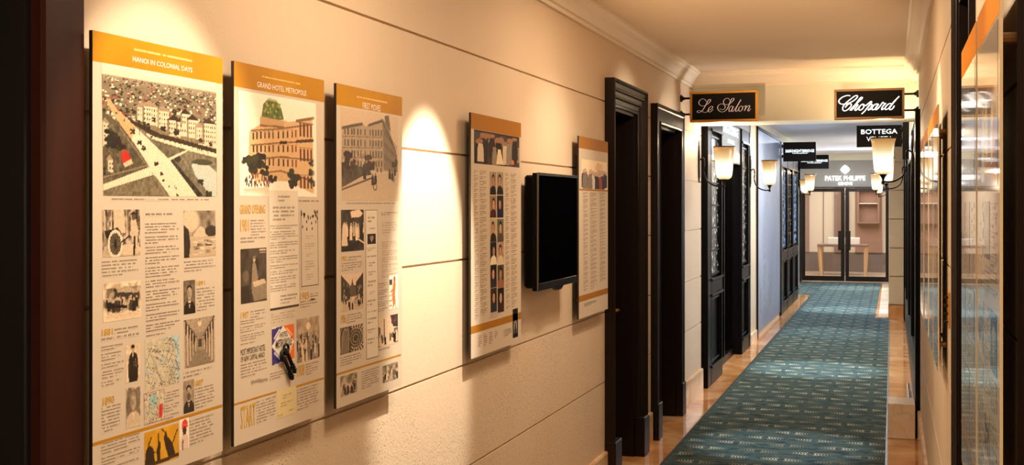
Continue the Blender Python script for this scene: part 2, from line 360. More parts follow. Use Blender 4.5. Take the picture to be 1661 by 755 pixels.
def strokes(bm, paths, P, wfun, depth=.002):
    for path in paths:
        pts = smoothpts([(p[0], p[1], 0) for p in path], 5)
        L = []; n = len(pts)
        for i, p in enumerate(pts):
            d = (pts[min(i+1, n-1)]-pts[max(i-1, 0)]);
            if d.length < 1e-6: d = Vector((1, 0, 0))
            d.normalize(); nrm = Vector((-d.y, d.x, 0)); ww = wfun(d, i/(n-1))/2
            L.append((bm.verts.new(P(*(p+nrm*ww).xy, depth)), bm.verts.new(P(*(p-nrm*ww).xy, depth))))
        for a, b in zip(L, L[1:]):
            try: bm.faces.new((a[0], a[1], b[1], b[0]))
            except ValueError: pass

# ---------------------------------------------------------------- printed pictures (painted into print colour attributes)
def s2l(a):
    a = np.clip(a, 0, 1); return np.where(a <= .04045, a/12.92, ((a+.055)/1.055)**2.4)
PHOTO = ['photo']
class Cv:
    def __init__(s, w, h, c=(.9, .85, .76)):
        s.w, s.h = w, h; s.a = np.ones((h, w, 3))*np.array(c)
        s.X, s.Y = np.meshgrid((np.arange(w)+.5)/w, (np.arange(h)+.5)/h)
    def put(s, m, c, al=1.0):
        if m.dtype == bool: m = m.astype(float)
        m = (m*al)[..., None]; s.a = s.a*(1-m)+np.array(c)*m
    def noise(s, nx, ny, seed=None):
        r = rng.random((ny+2, nx+2)); x = s.X*nx; y = s.Y*ny; i = x.astype(int); j = y.astype(int); fx = x-i; fy = y-j
        fx = fx*fx*(3-2*fx); fy = fy*fy*(3-2*fy)
        return (r[j, i]*(1-fx)+r[j, i+1]*fx)*(1-fy)+(r[j+1, i]*(1-fx)+r[j+1, i+1]*fx)*fy
    def grain(s, amt, nx=0, mask=None):
        n = s.noise(nx or s.w//2, nx*s.h//s.w or s.h//2)-.5 if nx else rng.random((s.h, s.w))-.5
        if mask is not None: n = n*mask
        s.a = s.a+(n*amt)[..., None]
    def poly(s, pts, c, al=1.0):
        s.put(s.pm(pts), c, al)
    def pm(s, pts):
        m = np.zeros((s.h, s.w), bool); n = len(pts)
        for i in range(n):
            x0, y0 = pts[i]; x1, y1 = pts[(i+1) % n]
            if y0 == y1: continue
            c = ((s.Y >= min(y0, y1)) & (s.Y < max(y0, y1))); xi = x0+(s.Y-y0)*(x1-x0)/(y1-y0); m ^= (c & (s.X < xi))
        return m
    def ell(s, cx, cy, rx, ry, c, al=1.0, soft=0):
        d = ((s.X-cx)/rx)**2+((s.Y-cy)/ry)**2
        s.put(np.clip((1-d)/soft, 0, 1) if soft else d < 1, c, al)
    def ring(s, cx, cy, rx, ry, t, c):
        d = np.sqrt(((s.X-cx)/rx)**2+((s.Y-cy)/ry)**2); s.put(np.abs(d-1) < t, c)
    def rect(s, x0, y0, x1, y1, c, al=1.0): s.put((s.X >= x0) & (s.X < x1) & (s.Y >= y0) & (s.Y < y1), c, al)
    def line(s, x0, y0, x1, y1, w, c, al=1.0):
        dx, dy = x1-x0, y1-y0; L = dx*dx+dy*dy+1e-9; t = np.clip(((s.X-x0)*dx+(s.Y-y0)*dy)/L, 0, 1)
        asp = s.w/s.h
        s.put(((s.X-x0-t*dx))**2+((s.Y-y0-t*dy)/asp)**2 < (w/2)**2, c, al)
    def vign(s, c, e=.12):
        d = np.minimum(np.minimum(s.X, 1-s.X), np.minimum(s.Y, 1-s.Y))+ (s.noise(9, 9)-.5)*.12
        s.put(np.clip(1-d/e, 0, 1), c)
def sep(v, t=0): return (v*.97, v*(.86-t), v*(.73-1.6*t))
def tree(c, x, y, r, col=(.16, .16, .12)):
    for _ in range(9): c.ell(x+random.uniform(-.7, .7)*r, y+random.uniform(-.8, .6)*r, r*.45, r*.4, tuple(k*random.uniform(.7, 1.5) for k in col))
def person(c, x, y, h, col, head=(.75, .65, .55), w=.16):
    c.poly([(x-h*w, y), (x-h*w*.9, y-h*.55), (x-h*w*.6, y-h*.8), (x+h*w*.6, y-h*.8), (x+h*w*.9, y-h*.55), (x+h*w, y)], col)
    c.ell(x, y-h*.9, h*.075, h*.1, head)
def portrait(c, skin=.72, coat=.15, hair=.12, beard=False, white=False, bg=.6, full=False, cold=0):
    c.a[:] = np.array(sep(bg)); c.grain(.12, 6); c.grain(.05)
    if full:
        c.poly([(.2, 1), (.16, .6), (.25, .3), (.42, .22), (.58, .22), (.8, .3), (.86, .6), (.8, 1)], sep(coat))
        c.poly([(.44, .22), (.56, .22), (.5, .4)], sep(.8)); c.ell(.5, .13, .13, .09, sep(skin)); c.ell(.5, .075, .14, .045, sep(hair))
        for y in (.4, .48, .56): c.ell(.56, y, .02, .012, sep(.7))
        c.line(.66, .4, .72, .62, .05, sep(.5)); c.line(.25, .45, .2, .8, .03, sep(.35))
    else:
        c.poly([(0, 1), (.03, .78), (.2, .66), (.4, .6), (.62, .6), (.8, .66), (.98, .8), (1, 1)], sep(.8 if white else coat))
        c.poly([(.38, .6), (.62, .6), (.5, .82)], sep(.88)); c.rect(.4, .5, .6, .62, sep(skin*.85))
        if not white: c.poly([(.44, .66), (.56, .66), (.6, .72), (.4, .72)], sep(.08))
        c.ell(.5, .37, .2, .2, sep(skin)); c.ell(.36, .38, .07, .16, sep(skin*.75), .7); c.poly([(.47, .36), (.53, .36), (.55, .44), (.45, .44)], sep(skin*.85)); c.poly([(.3, .34), (.3, .22), (.4, .15), (.6, .15), (.7, .22), (.7, .34), (.66, .26), (.5, .21), (.34, .26)], sep(hair))
        c.ell(.42, .34, .035, .015, sep(.2)); c.ell(.58, .34, .035, .015, sep(.2)); c.line(.5, .36, .51, .43, .02, sep(skin*.7)); c.line(.44, .47, .56, .47, .02, sep(.3))
        if beard: c.ell(.5, .5, .17, .13, sep(.4), soft=.4)
    c.grain(.06)
def crowd(c, n, y0, y1, h, pal, bg=None):
    for i in range(n):
        t = i/n; y = y0+(y1-y0)*t; person(c, random.random(), y+random.uniform(-.02, .02), h*(.7+.5*t)*random.uniform(.9, 1.1), random.choice(pal), w=.14)
def paint(k, w, h):
    c = Cv(w, h)
    if k == 'aerial':
        def P(px, py): x = (px-60)/583.; top = 5+.194*(px-60); bot = 685+.026*(px-60); return (x, (py-top)/(bot-top))
        def PP(*a): return [P(*q) for q in a]
        c.a[:] = np.array((.80, .72, .60)); c.put(np.clip(1-(c.Y-.02)/.1, 0, 1), (.90, .82, .70))
        c.put((c.Y > .085) & (c.Y < .55), (.50, .45, .37)); c.put(np.clip((.15-c.Y)/.06, 0, 1)*(c.Y > .085), (.60, .54, .46))
        for i in range(620):
            x = random.random(); y = .1+.34*random.random()**1.2; s_ = .006+.034*y
            t = random.random(); col = (.2, .19, .15) if t < .42 else ((.84, .77, .66) if t < .72 else ((.46, .4, .32) if t < .97 else (.6, .24, .18)))
            if t < .42: c.ell(x, y, s_*.9, s_*.6, col)
            else:
                c.rect(x-s_*.6, y-s_*.5, x+s_*.6, y+s_*.5, col); c.poly([(x-s_*.7, y-s_*.5), (x, y-s_*1.1), (x+s_*.7, y-s_*.5)], (.36, .3, .25) if t < .8 else col)
        # gardens, grass and pond
        c.poly(PP((60, 250), (120, 300), (200, 400), (280, 548), (60, 625)), (.37, .34, .27)); c.poly(PP((55, 660), (290, 565), (385, 695), (55, 690)), (.46, .42, .34))
        c.poly(PP((265, 390), (470, 455), (370, 497)), (.40, .38, .31)); c.poly(PP((378, 508), (480, 460), (645, 500), (645, 710), (530, 700)), (.46, .43, .36))
        c.poly(PP((375, 512), (395, 500), (560, 690), (530, 700)), (.20, .20, .18))
        c.grain(.16, 60, (c.Y > .45)); 
        c.poly(PP((495, 530), (545, 520), (600, 540), (640, 575), (640, 700), (600, 690), (560, 640), (515, 585)), (.72, .73, .68)); c.ell(*P(420, 500), .03, .03, (.2, .2, .17)); c.ell(*P(560, 520), .10, .025, (.3, .3, .24)); tree(c, *P(590, 690), .035); tree(c, *P(545, 625), .03)
        # streets
        road = (.86, .78, .67)
        c.poly(PP((78, 188), (95, 190), (130, 250), (180, 300), (300, 425), (380, 505), (535, 705), (385, 700), (300, 575), (255, 500), (200, 410), (140, 320), (95, 240)), road)
        c.poly(PP((78, 188), (95, 190), (130, 250), (215, 340), (190, 395), (140, 320), (95, 240)), (.80, .58, .40), .8)
        c.poly(PP((60, 625), (275, 540), (310, 575), (60, 655)), road); c.poly(PP((250, 365), (645, 480), (645, 498), (460, 448), (290, 395)), road)
        c.poly(PP((480, 455), (460, 470), (380, 508), (365, 500)), road)
        c.poly(PP((165, 270), (200, 300), (330, 370), (640, 455), (640, 478), (300, 385), (190, 315)), (.22, .2, .16))
        for a, b in (((140, 340), (270, 540)), ((290, 570), (360, 690)), ((60, 590), (270, 530))): c.line(*P(*a), *P(*b), .006, (.55, .5, .42))
        # the row of villas
        for x, y, ww, hh, rf in ((215, 230, 60, 70, 0), (245, 225, 75, 95, 0), (320, 250, 60, 90, 0), (370, 300, 70, 80, 1), (415, 310, 60, 70, 1), (440, 270, 55, 70, 1), (475, 300, 65, 90, 1), (520, 340, 45, 60, 0), (560, 320, 80, 110, 1), (60, 310, 28, 120, 0), (80, 500, 25, 60, 0)):
            c.poly(PP((x, y), (x+ww, y+.17*ww), (x+ww, y+hh+.17*ww), (x, y+hh)), (.80, .73, .62)); c.poly(PP((x, y), (x+ww*.12, y), (x+ww*.12, y+hh), (x, y+hh)), (.5, .44, .36))
            c.poly(PP((x-4, y), (x+ww*.45, y-26), (x+ww+4, y+.17*ww)), (.20, .16, .14) if rf else (.6, .52, .43))
            for i in range(int(ww/12)):
                for j in range(int(hh/24)): px = x+9+i*12; py = y+12+j*24+.17*(px-x); c.rect(*P(px, py), *P(px+5, py+11), (.30, .26, .22))
        c.poly(PP((140, 470), (165, 448), (190, 497), (150, 520)), (.70, .20, .16)); c.poly(PP((150, 520), (190, 497), (197, 520), (160, 540)), (.75, .68, .58))
        for x, y, r in ((120, 400, .05), (100, 380, .05), (140, 430, .045), (95, 420, .04), (125, 265, .012), (198, 360, .02), (230, 415, .02), (250, 445, .02), (312, 525, .022), (335, 575, .018), (345, 610, .012), (290, 385, .012), (265, 330, .03), (350, 345, .03), (415, 368, .03), (548, 410, .02), (605, 430, .02), (60, 560, .03), (300, 300, .02), (420, 685, .014)): tree(c, *P(x, y), r, (.15, .15, .13))
        for i in range(14): c.rect(*P(200+i*30, 335+i*9.5), *P(202+i*30, 365+i*9), (.3, .27, .22))
        for x, y in ((405, 640), (412, 650), (375, 640), (540, 455), (552, 458), (230, 330), (160, 300)): c.ell(*P(x, y), .004, .012, (.14, .12, .12))
        c.grain(.10)
    elif k == 'dome_building':
        c.a[:] = np.array((.93, .87, .79)); W = (.80, .66, .49); Sh = (.52, .39, .28); Dk = (.22, .16, .13)
        c.poly([(.12, .38), (.25, .3), (.27, .2), (.42, .15), (.5, .22), (.62, .24), (.94, .17), (.96, .97), (.6, .84), (.2, .86), (.1, .75)], W)
        c.poly([(.27, .22), (.29, .1), (.36, .03), (.45, .03), (.52, .12), (.55, .22), (.42, .25)], (.36, .43, .22)); c.poly([(.36, .035), (.38, .0), (.45, .0), (.47, .035)], (.2, .22, .12))
        for i in range(26): c.ell(random.uniform(.30, .52), random.uniform(.06, .21), .012, .014, random.choice([(.55, .60, .36), (.22, .3, .16), (.7, .6, .3)]))
        c.poly([(.25, .22), (.55, .24), (.55, .29), (.25, .30)], (.74, .60, .44)); c.poly([(.25, .30), (.55, .29), (.55, .31), (.25, .32)], Sh)
        for y0, y1 in ((.32, .26), (.46, .44), (.6, .64), (.74, .86)):
            c.line(.14, y0+.05, .5, y0, .01, Sh); c.line(.5, y0, .95, y1-.03, .012, Sh)
        for i, x in enumerate((.16, .20, .25, .30, .35, .40, .47, .53, .59, .65, .70)):
            for j, y in enumerate((.37, .5, .63)):
                yy = y-(x-.3)*.06*(2-j); c.rect(x, yy, x+.018, yy+.065, Dk if x < .62 else (.5, .25, .16)); c.rect(x-.008, yy-.012, x+.026, yy-.004, Sh)
        for x in (.76, .81, .86, .91):
            for y in (.24, .5, .78): c.rect(x, y, x+.025, y+.13, (.4, .22, .16)); c.rect(x-.01, y-.015, x+.035, y-.004, Sh)
        c.line(.72, .43, .95, .40, .02, (.3, .2, .16)); c.line(.72, .22, .96, .165, .02, Sh); c.line(.5, .46, .58, .45, .02, Dk)
        for x, y, r in ((.15, .70, .09), (.24, .66, .08), (.3, .74, .06), (.08, .66, .05), (.4, .82, .05), (.68, .8, .08), (.66, .88, .06), (.93, .75, .05), (.93, .85, .045), (.92, .65, .035)): tree(c, x, y, r, (.16, .17, .13))
        for i in range(40): c.ell(random.uniform(.06, .36), random.uniform(.8, .9), .008, .02, random.choice([(.2, .16, .15), (.5, .25, .2), (.3, .25, .3)]))
        c.poly([(.05, .93), (.35, .9), (.35, 1), (.05, 1)], (.80, .72, .62)); c.grain(.07); c.vign((.93, .88, .81), .07)
    elif k == 'corner_building':
        c.a[:] = np.array(sep(.80)); c.put(c.Y, sep(.70), .5)
        c.poly([(.02, .22), (.14, .17), (.34, .13), (.40, .17), (.52, .12), (.70, .05), (.80, .12), (.96, .42), (.98, .66), (.6, .66), (0, .62)], sep(.66)); c.poly([(.70, .05), (.80, .12), (.97, .45), (.98, .66), (.72, .64)], sep(.50))
        c.poly([(.74, .02), (.82, .0), (.86, .2), (.76, .1)], sep(.42)); c.line(.02, .22, .34, .15, .02, sep(.36)); c.line(.46, .15, .7, .08, .02, sep(.36)); c.line(.7, .08, .95, .42, .015, sep(.3))
        for x in (.05, .10, .16, .20, .26, .31, .38, .47, .52, .57, .62, .67):
            for y in (.2, .32, .44, .55): yy = y+.02-(x*.05); c.rect(x, yy, x+.022, yy+.07, sep(.34))
        for i in range(9):
            for y in (.18, .32, .46): x = .74+i*.027; yy = y+(x-.74)*.9*(1-y); c.rect(x, yy, x+.01, yy+.06, sep(.28))
        for y in (.29, .41, .52): c.line(.02, y+.02, .68, y-.02, .006, sep(.45))
        c.poly([(0, .62), (.45, .62), (.5, .7), (.2, .85), (0, .86)], sep(.30)); c.grain(.16, 40, (c.Y > .45) & (c.Y < .8) & (c.X < .5))
        for x, y, r in ((.12, .55, .08), (.06, .6, .07), (.2, .6, .06), (.45, .56, .07), (.5, .62, .06), (.4, .62, .05), (.92, .55, .06)): tree(c, x, y, r, (.24, .19, .15))
        c.poly([(0, .86), (.35, .72), (1, .66), (1, 1), (0, 1)], sep(.74)); c.line(0, .88, .5, .74, .014, sep(.3)); c.put((c.Y > .7)*(c.Y-.7)*1.2, sep(.86))
        for x, y, h_ in ((.38, .76, .14), (.52, .82, .13), (.57, .80, .12), (.83, .74, .12), (.88, .76, .12), (.93, .7, .1), (.6, .67, .06), (.67, .67, .06)): person(c, x, y, h_, sep(.2), sep(.3), .2)
        c.ring(.56, .84, .03, .035, .2, sep(.2)); c.ring(.9, .74, .02, .03, .2, sep(.25)); c.grain(.08)
    elif k == 'rickshaw':
        c.a[:] = np.array(sep(.55)); c.grain(.5, 14)
        for i in range(16): x = random.random(); c.line(x, 0, x+random.uniform(-.05, .05), .7, .02, sep(random.choice([.18, .8])))
        c.poly([(.3, 0), (.55, 0), (.6, .5), (.3, .5)], sep(.82)); c.poly([(.05, .45), (.4, .38), (.5, .5), (.45, .6), (.1, .6)], sep(.16)); c.rect(0, .85, 1, 1, sep(.72)); c.ell(.7, .85, .3, .12, sep(.82))
        c.ell(.33, .72, .17, .27, sep(.42)); c.ring(.33, .72, .17, .26, .13, sep(.92)); 
        for i in range(9): a = i*PI/9; c.line(.33-.15*math.cos(a), .72-.24*math.sin(a), .33+.15*math.cos(a), .72+.24*math.sin(a), .012, sep(.12))
        c.line(.5, .68, .97, .42, .03, sep(.12)); c.poly([(.72, .55), (.74, .25), (.88, .22), (.95, .45), (.92, .6), (.9, .92), (.82, .92), (.8, .62)], sep(.80)); c.ell(.82, .17, .06, .07, sep(.4)); c.poly([(.7, .12), (.82, .04), (.93, .12)], sep(.2)); c.line(.84, .6, .82, .95, .05, sep(.15)); c.grain(.12)
    elif k == 'tram':
        c.a[:] = np.array(sep(.82)); c.put((c.Y > .15) & (c.Y < .75), sep(.6)); c.grain(.35, 16)
        c.poly([(.3, .2), (.6, .12), (.95, .3), (.95, .5), (.3, .45)], sep(.28)); c.poly([(.3, .2), (.6, .12), (.95, .3), (.9, .33), (.35, .26)], sep(.7)); c.ell(.33, .2, .05, .05, sep(.2)); c.ell(.38, .12, .08, .08, sep(.72))
        crowd(c, 26, .6, .8, .3, [sep(.15), sep(.3), sep(.75)]); c.line(.2, .6, .6, .66, .05, sep(.12)); c.rect(0, .8, 1, 1, sep(.84)); c.grain(.14); c.vign(sep(.92), .1)
    elif k == 'lake':
        c.a[:] = np.array(sep(.60)); c.put((c.Y < .5), sep(.5)); c.grain(.3, 9); c.ell(.2, .22, .32, .3, sep(.82), soft=.5); c.rect(0, .55, 1, 1, sep(.74))
        c.poly([(.3, .5), (.5, .34), (.6, .36), (.75, .55), (.3, .57)], sep(.80)); c.ell(.85, .45, .2, .12, sep(.25)); c.poly([(0, .3), (.15, .4), (.2, .7), (.16, 1), (0, 1)], sep(.2))
        for i in range(30): x = random.uniform(.2, .95); y = random.uniform(.62, .95); c.line(x, y, x+.12, y, .02, sep(random.choice([.35, .88, .55])))
        c.grain(.1)
    elif k == 'hall':
        c.a[:] = np.array(sep(.50)); c.poly([(0, 0), (1, 0), (.65, .3), (.35, .3)], sep(.66)); c.poly([(0, 1), (1, 1), (.66, .68), (.34, .68)], sep(.55)); c.rect(.35, .3, .65, .68, sep(.6))
        for i in range(5):
            t = .36-i*.085; hh = .12+i*.09
            for x in (t, 1-t): c.rect(x-.015-.004*i, .5-hh, x+.015+.004*i, .55+hh, sep(.74)); c.line(x-.04, .5-hh, x+.04, .5-hh, .02, sep(.25))
            c.ell(t-.04, .5-hh+.06, .03, .1+.02*i, sep(.2)); c.ell(1-t+.04, .5-hh+.06, .03, .1+.02*i, sep(.2))
        c.ell(.5, .12, .05, .06, sep(.9)); c.line(.5, 0, .5, .1, .01, sep(.3)); c.rect(.45, .45, .55, .6, sep(.3)); c.grain(.14)
    elif k in ('map', 'map2'):
        c.a[:] = np.array((.76, .72, .62)); c.grain(.1, 12); c.poly([(.75, 0), (1, 0), (1, 1), (.85, .7), (.9, .4)], (.68, .76, .74)) if k == 'map' else c.rect(.3, .1, .6, .5, (.62, .74, .72))
        for i in range(120): x, y = random.random(), random.random(); a = random.choice([.5, .5+PI/2, .2, 1.2]); L = random.uniform(.08, .35); c.line(x, y, x+L*math.cos(a), y+L*math.sin(a), .009, random.choice([(.45, .42, .38), (.5, .36, .3), (.38, .42, .42)]))
        for i in range(6): c.ell(random.random(), random.random(), .05, .03, (.62, .72, .72))
        if k == 'map2':
            c.poly([(.72, .5), (.9, .45), (.86, .9), (.7, .9)], (.80, .16, .16), .85)
            for q in ((0, 0, 1, 0), (0, 1, 1, 1), (0, 0, 0, 1), (1, 0, 1, 1)): c.line(*q, .035, (.70, .25, .2))
        c.grain(.08)
    elif k == 'silhouettes':
        c.a[:] = np.array((.86, .62, .12)); c.grain(.1, 8); D = (.16, .10, .06)
        for pts in ([(.0, .95), (.05, .5), (.14, .38), (.25, .5), (.3, .95)], [(.36, .95), (.34, .6), (.42, .35), (.46, .4), (.44, .95)], [(.55, .3), (.62, .12), (.66, .3), (.8, .5), (.9, .9), (.7, .95), (.6, .6)]): c.poly(pts, D)
        for x0, y0, x1, y1 in ((.1, .4, .2, .2), (.4, .4, .4, .15), (.62, .2, .5, .05), (.8, .55, .95, .2), (.05, .6, .3, .62)): c.line(x0, y0, x1, y1, .03, D)
        c.line(0, .95, 1, .9, .06, (.25, .15, .05))
    elif k == 'turban':
        c.a[:] = np.array((.91, .86, .78)); c.poly([(.15, 1), (.1, .7), (.3, .5), (.75, .5), (.9, .7), (.9, 1)], (.84, .74, .66)); c.ell(.52, .4, .2, .12, (.34, .2, .14)); c.poly([(.25, .34), (.3, .12), (.6, .04), (.85, .14), (.85, .34), (.55, .28)], (.82, .26, .2)); c.line(.3, .2, .8, .25, .05, (.9, .45, .38)); c.line(.35, .7, .3, 1, .12, (.4, .32, .3)); c.ell(.5, .5, .12, .04, (.2, .12, .1))
    elif k == 'man_suit': portrait(c, bg=.45)
    elif k == 'standing': portrait(c, full=True, bg=.86)
    elif k == 'elder': portrait(c, white=True, bg=.50, hair=.6, beard=False); c.vign(sep(.86), .06)
    elif k == 'bearded': portrait(c, beard=True, bg=.62, coat=.2)
    elif k == 'woman_table':
        c.a[:] = np.array(sep(.30)); c.grain(.14, 8); c.poly([(.42, .55), (.45, .3), (.5, .24), (.58, .3), (.66, .55), (.6, .75), (.4, .75)], sep(.58)); c.ell(.52, .21, .05, .05, sep(.75)); c.ell(.52, .17, .06, .03, sep(.5))
        c.poly([(.42, .62), (.9, .58), (1, .72), (.98, .95), (.5, .98), (.42, .8)], sep(.56)); c.poly([(.45, .62), (.9, .58), (.98, .66), (.5, .72)], sep(.78)); c.poly([(0, .7), (.3, .66), (.4, .98), (0, 1)], sep(.22)); c.ell(.2, .5, .12, .1, sep(.5), .6); c.rect(.72, .03, .97, .06, sep(.8)); c.rect(.74, .08, .95, .1, sep(.75)); c.grain(.1)
    elif k == 'sticker':
        c.a[:] = np.array((.93, .89, .82)); B = (.22, .16, .48); O = (.92, .42, .12)
        c.poly([(0, .05), (.5, 0), (0, .5)], B); c.poly([(0, .5), (.5, .95), (0, 1)], B); c.poly([(.5, 0), (1, 0), (1, .5)], O); c.poly([(1, .5), (1, .95), (.5, .97)], O)
        c.line(.12, .3, .34, .1, .05, (.9, .86, .8)); c.line(.66, .1, .9, .3, .05, (.98, .7, .5)); c.line(.66, .86, .9, .66, .05, (.98, .7, .5)); c.line(.12, .68, .34, .86, .05, (.8, .78, .86))
    elif k in ('crowd_a', 'crowd_b', 'crowd_c', 'street', 'market', 'carriage', 'crowd_wide', 'banquet'):
        pal = [sep(.14), sep(.25), sep(.4), sep(.82), sep(.72)]
        if k == 'street':
            c.a[:] = np.array(sep(.86)); c.poly([(0, 0), (.38, .3), (.4, .7), (0, .8)], sep(.3)); c.poly([(1, 0), (.66, .25), (.64, .68), (1, .75)], sep(.26)); c.rect(.38, .32, .66, .62, sep(.4)); c.poly([(.44, .32), (.5, .15), (.56, .32)], sep(.35))
            for i in range(30): x = random.choice([random.uniform(0, .36), random.uniform(.68, 1)]); y = random.uniform(.2, .6); c.rect(x, y, x+.03, y+.06, sep(random.choice([.15, .7])))
            c.rect(0, .72, 1, 1, sep(.76)); crowd(c, 26, .7, .98, .2, pal)
        elif k == 'market':
            c.a[:] = np.array(sep(.84)); c.poly([(.6, 0), (1, 0), (1, .45), (.75, .4)], sep(.25)); tree(c, .8, .2, .15, (.3, .25, .2)); c.rect(.8, .45, 1, .95, sep(.4)); c.line(.3, .1, .3, .8, .03, sep(.3)); c.poly([(0, .3), (.12, .35), (.1, .95), (0, 1)], sep(.45)); crowd(c, 18, .75, .95, .3, pal)
        elif k == 'carriage':
            c.a[:] = np.array(sep(.22)); c.grain(.25, 8); c.poly([(.4, .05), (.8, .0), (.95, .1), (.85, .18), (.45, .2)], sep(.9)); crowd(c, 16, .55, .75, .34, [sep(.85), sep(.7), sep(.2), sep(.92)]); c.poly([(0, .92), (.3, .9), (.7, .75), (1, .55), (1, .68), (.7, .9), (.3, 1), (0, 1)], sep(.12)); c.poly([(.02, .85), (.06, .4), (.14, .3), (.22, .4), (.28, .85)], sep(.88)); c.line(.7, .7, 1, .82, .03, sep(.9))
        elif k == 'crowd_a':
            c.a[:] = np.array(sep(.62)); c.rect(0, 0, 1, .35, sep(.7)); c.grain(.2, 8); c.ell(.5, .2, .1, .08, sep(.9)); crowd(c, 36, .5, 1.05, .3, [sep(.2), sep(.3), sep(.85), sep(.5)])
        elif k in ('crowd_b', 'crowd_c'):
            c.a[:] = np.array(sep(.6)); c.grain(.4, 10); crowd(c, 18, .6, 1.0, .4, pal)
        elif k == 'crowd_wide':
            c.a[:] = np.array((.90, .82, .70)); c.poly([(.5, .3), (.6, .05), (.8, .12), (.85, .5)], (.84, .74, .58))
            crowd(c, 46, .8, 1.05, .58, [(.25, .22, .2), (.5, .45, .4), (.6, .28, .2), (.2, .2, .3), (.8, .76, .7)])
        else:
            c.a[:] = np.array((.30, .26, .24)); c.grain(.14, 8)
            for i in range(34): x = random.random(); person(c, x, random.uniform(.75, 1), random.uniform(.5, .85), random.choice([(.12, .1, .1), (.2, .17, .16), (.55, .5, .44), (.78, .7, .6), (.3, .22, .16)]), (.6, .45, .35), .1)
            c.poly([(.46, .95), (.5, .5), (.56, .5), (.62, .95)], (.85, .78, .64)); c.ell(.84, .85, .03, .07, (.8, .45, .3)); c.rect(0, 0, 1, .06, (.2, .17, .16))
        c.grain(.1)
    elif k == 'stairwell':
        c.a[:] = np.array(sep(.3)); d = np.sqrt(((c.X-.66)*1.1)**2+((c.Y-.5)*.9)**2); th = np.arctan2(c.Y-.5, c.X-.66)
        c.put((np.sin(d*60) > .2) & (d > .08), sep(.55)); c.put((np.sin(th*26) > .55) & (d > .3) & (c.X > .5), sep(.80)); c.poly([(.05, 1), (.05, .5), (.2, .05), (.36, .1), (.4, .5), (.34, 1)], sep(.56))
        for i in range(5): c.line(.1+.05*i, .98, .18+.035*i, .15, .012, sep(.2))
        c.line(.42, 0, .4, 1, .03, sep(.12)); c.grain(.1)
    elif k == 'fish':
        c.a[:] = np.array((.92, .86, .78)); O = (.82, .45, .26)
        c.poly([(.5, .95), (.35, .7), (.4, .4), (.5, .2), (.7, .12), (.75, .3), (.66, .55), (.72, .8)], O); c.ell(.62, .12, .1, .08, (.75, .3, .18)); c.line(.5, .4, .2, .5, .08, O); c.line(.45, .9, .4, .98, .06, (.3, .2, .15)); c.line(.7, .85, .75, .98, .06, (.3, .2, .15)); c.rect(.05, .12, .4, .3, (.35, .33, .32)); c.line(.05, .6, .3, .58, .05, (.8, .4, .35)); c.line(.05, .75, .3, .74, .05, (.8, .4, .35)); c.line(.05, .9, .3, .89, .05, (.8, .4, .35)); c.grain(.12, 12)
    elif k.startswith('face'):
        i = int(k[4:]); r = random.Random(i); bg = [(.6, .52, .44), (.62, .56, .48), (.56, .45, .36), (.16, .15, .22), (.70, .62, .5), (.42, .42, .34), (.12, .16, .2), (.66, .56, .46), (.18, .14, .13), (.3, .3, .24), (.24, .2, .18), (.14, .1, .1)][i]
        c.a[:] = np.array(bg); c.grain(.1, 5); sk = [(.70, .52, .40), (.74, .56, .44), (.78, .6, .48)][i % 3]; ct = [(.12, .1, .1), (.16, .14, .14), (.3, .16, .12), (.14, .15, .26), (.2, .14, .1), (.35, .3, .28), (.86, .8, .7), (.8, .72, .62), (.22, .2, .22), (.6, .4, .3), (.2, .2, .24), (.26, .16, .12)][i]
        x = r.uniform(.42, .58); c.poly([(0, 1), (.1, .72), (x-.1, .58), (x+.1, .58), (.9, .72), (1, 1)], ct); c.ell(x, .36, .24, .26, (.14, .1, .08)); c.ell(x, .42, .18, .2, sk); c.ell(x-.07, .4, .03, .015, (.2, .12, .1)); c.ell(x+.07, .4, .03, .015, (.2, .12, .1)); c.line(x-.05, .52, x+.05, .52, .03, (.6, .25, .2)); c.grain(.08)
    elif k == 'bottle_dark':
        c.a[:] = np.array((.12, .11, .11)); c.rect(.15, .4, .85, .85, (.42, .40, .36)); c.ell(.5, .6, .25, .15, (.7, .66, .6)); c.poly([(.3, .85), (.4, .5), (.6, .5), (.7, .85)], (.25, .22, .2)); c.rect(.3, .22, .7, .26, (.4, .38, .36)); c.grain(.08)
    elif k == 'blue_street':
        c.a[:] = np.array((.62, .66, .70)); c.grain(.25, 8); c.poly([(0, .1), (.4, .3), (.4, .7), (0, .9)], (.3, .32, .36)); c.rect(.5, .2, 1, .7, (.42, .45, .5)); crowd(c, 16, .8, 1, .3, [(.2, .2, .24), (.7, .7, .7), (.5, .3, .24)]); c.grain(.1)
    elif k == 'dark_portrait': portrait(c, bg=.16, coat=.1)
    elif k == 'orange_scene':
        c.a[:] = np.array((.66, .46, .30)); c.grain(.2, 7); crowd(c, 18, .7, 1, .5, [(.7, .3, .14), (.3, .24, .3), (.85, .78, .66), (.4, .2, .14)]); c.rect(0, 0, 1, .25, (.35, .33, .36)); c.grain(.1)
    return .48+(c.a-.48)*1.18 if k not in ('sticker', 'silhouettes') else c.a
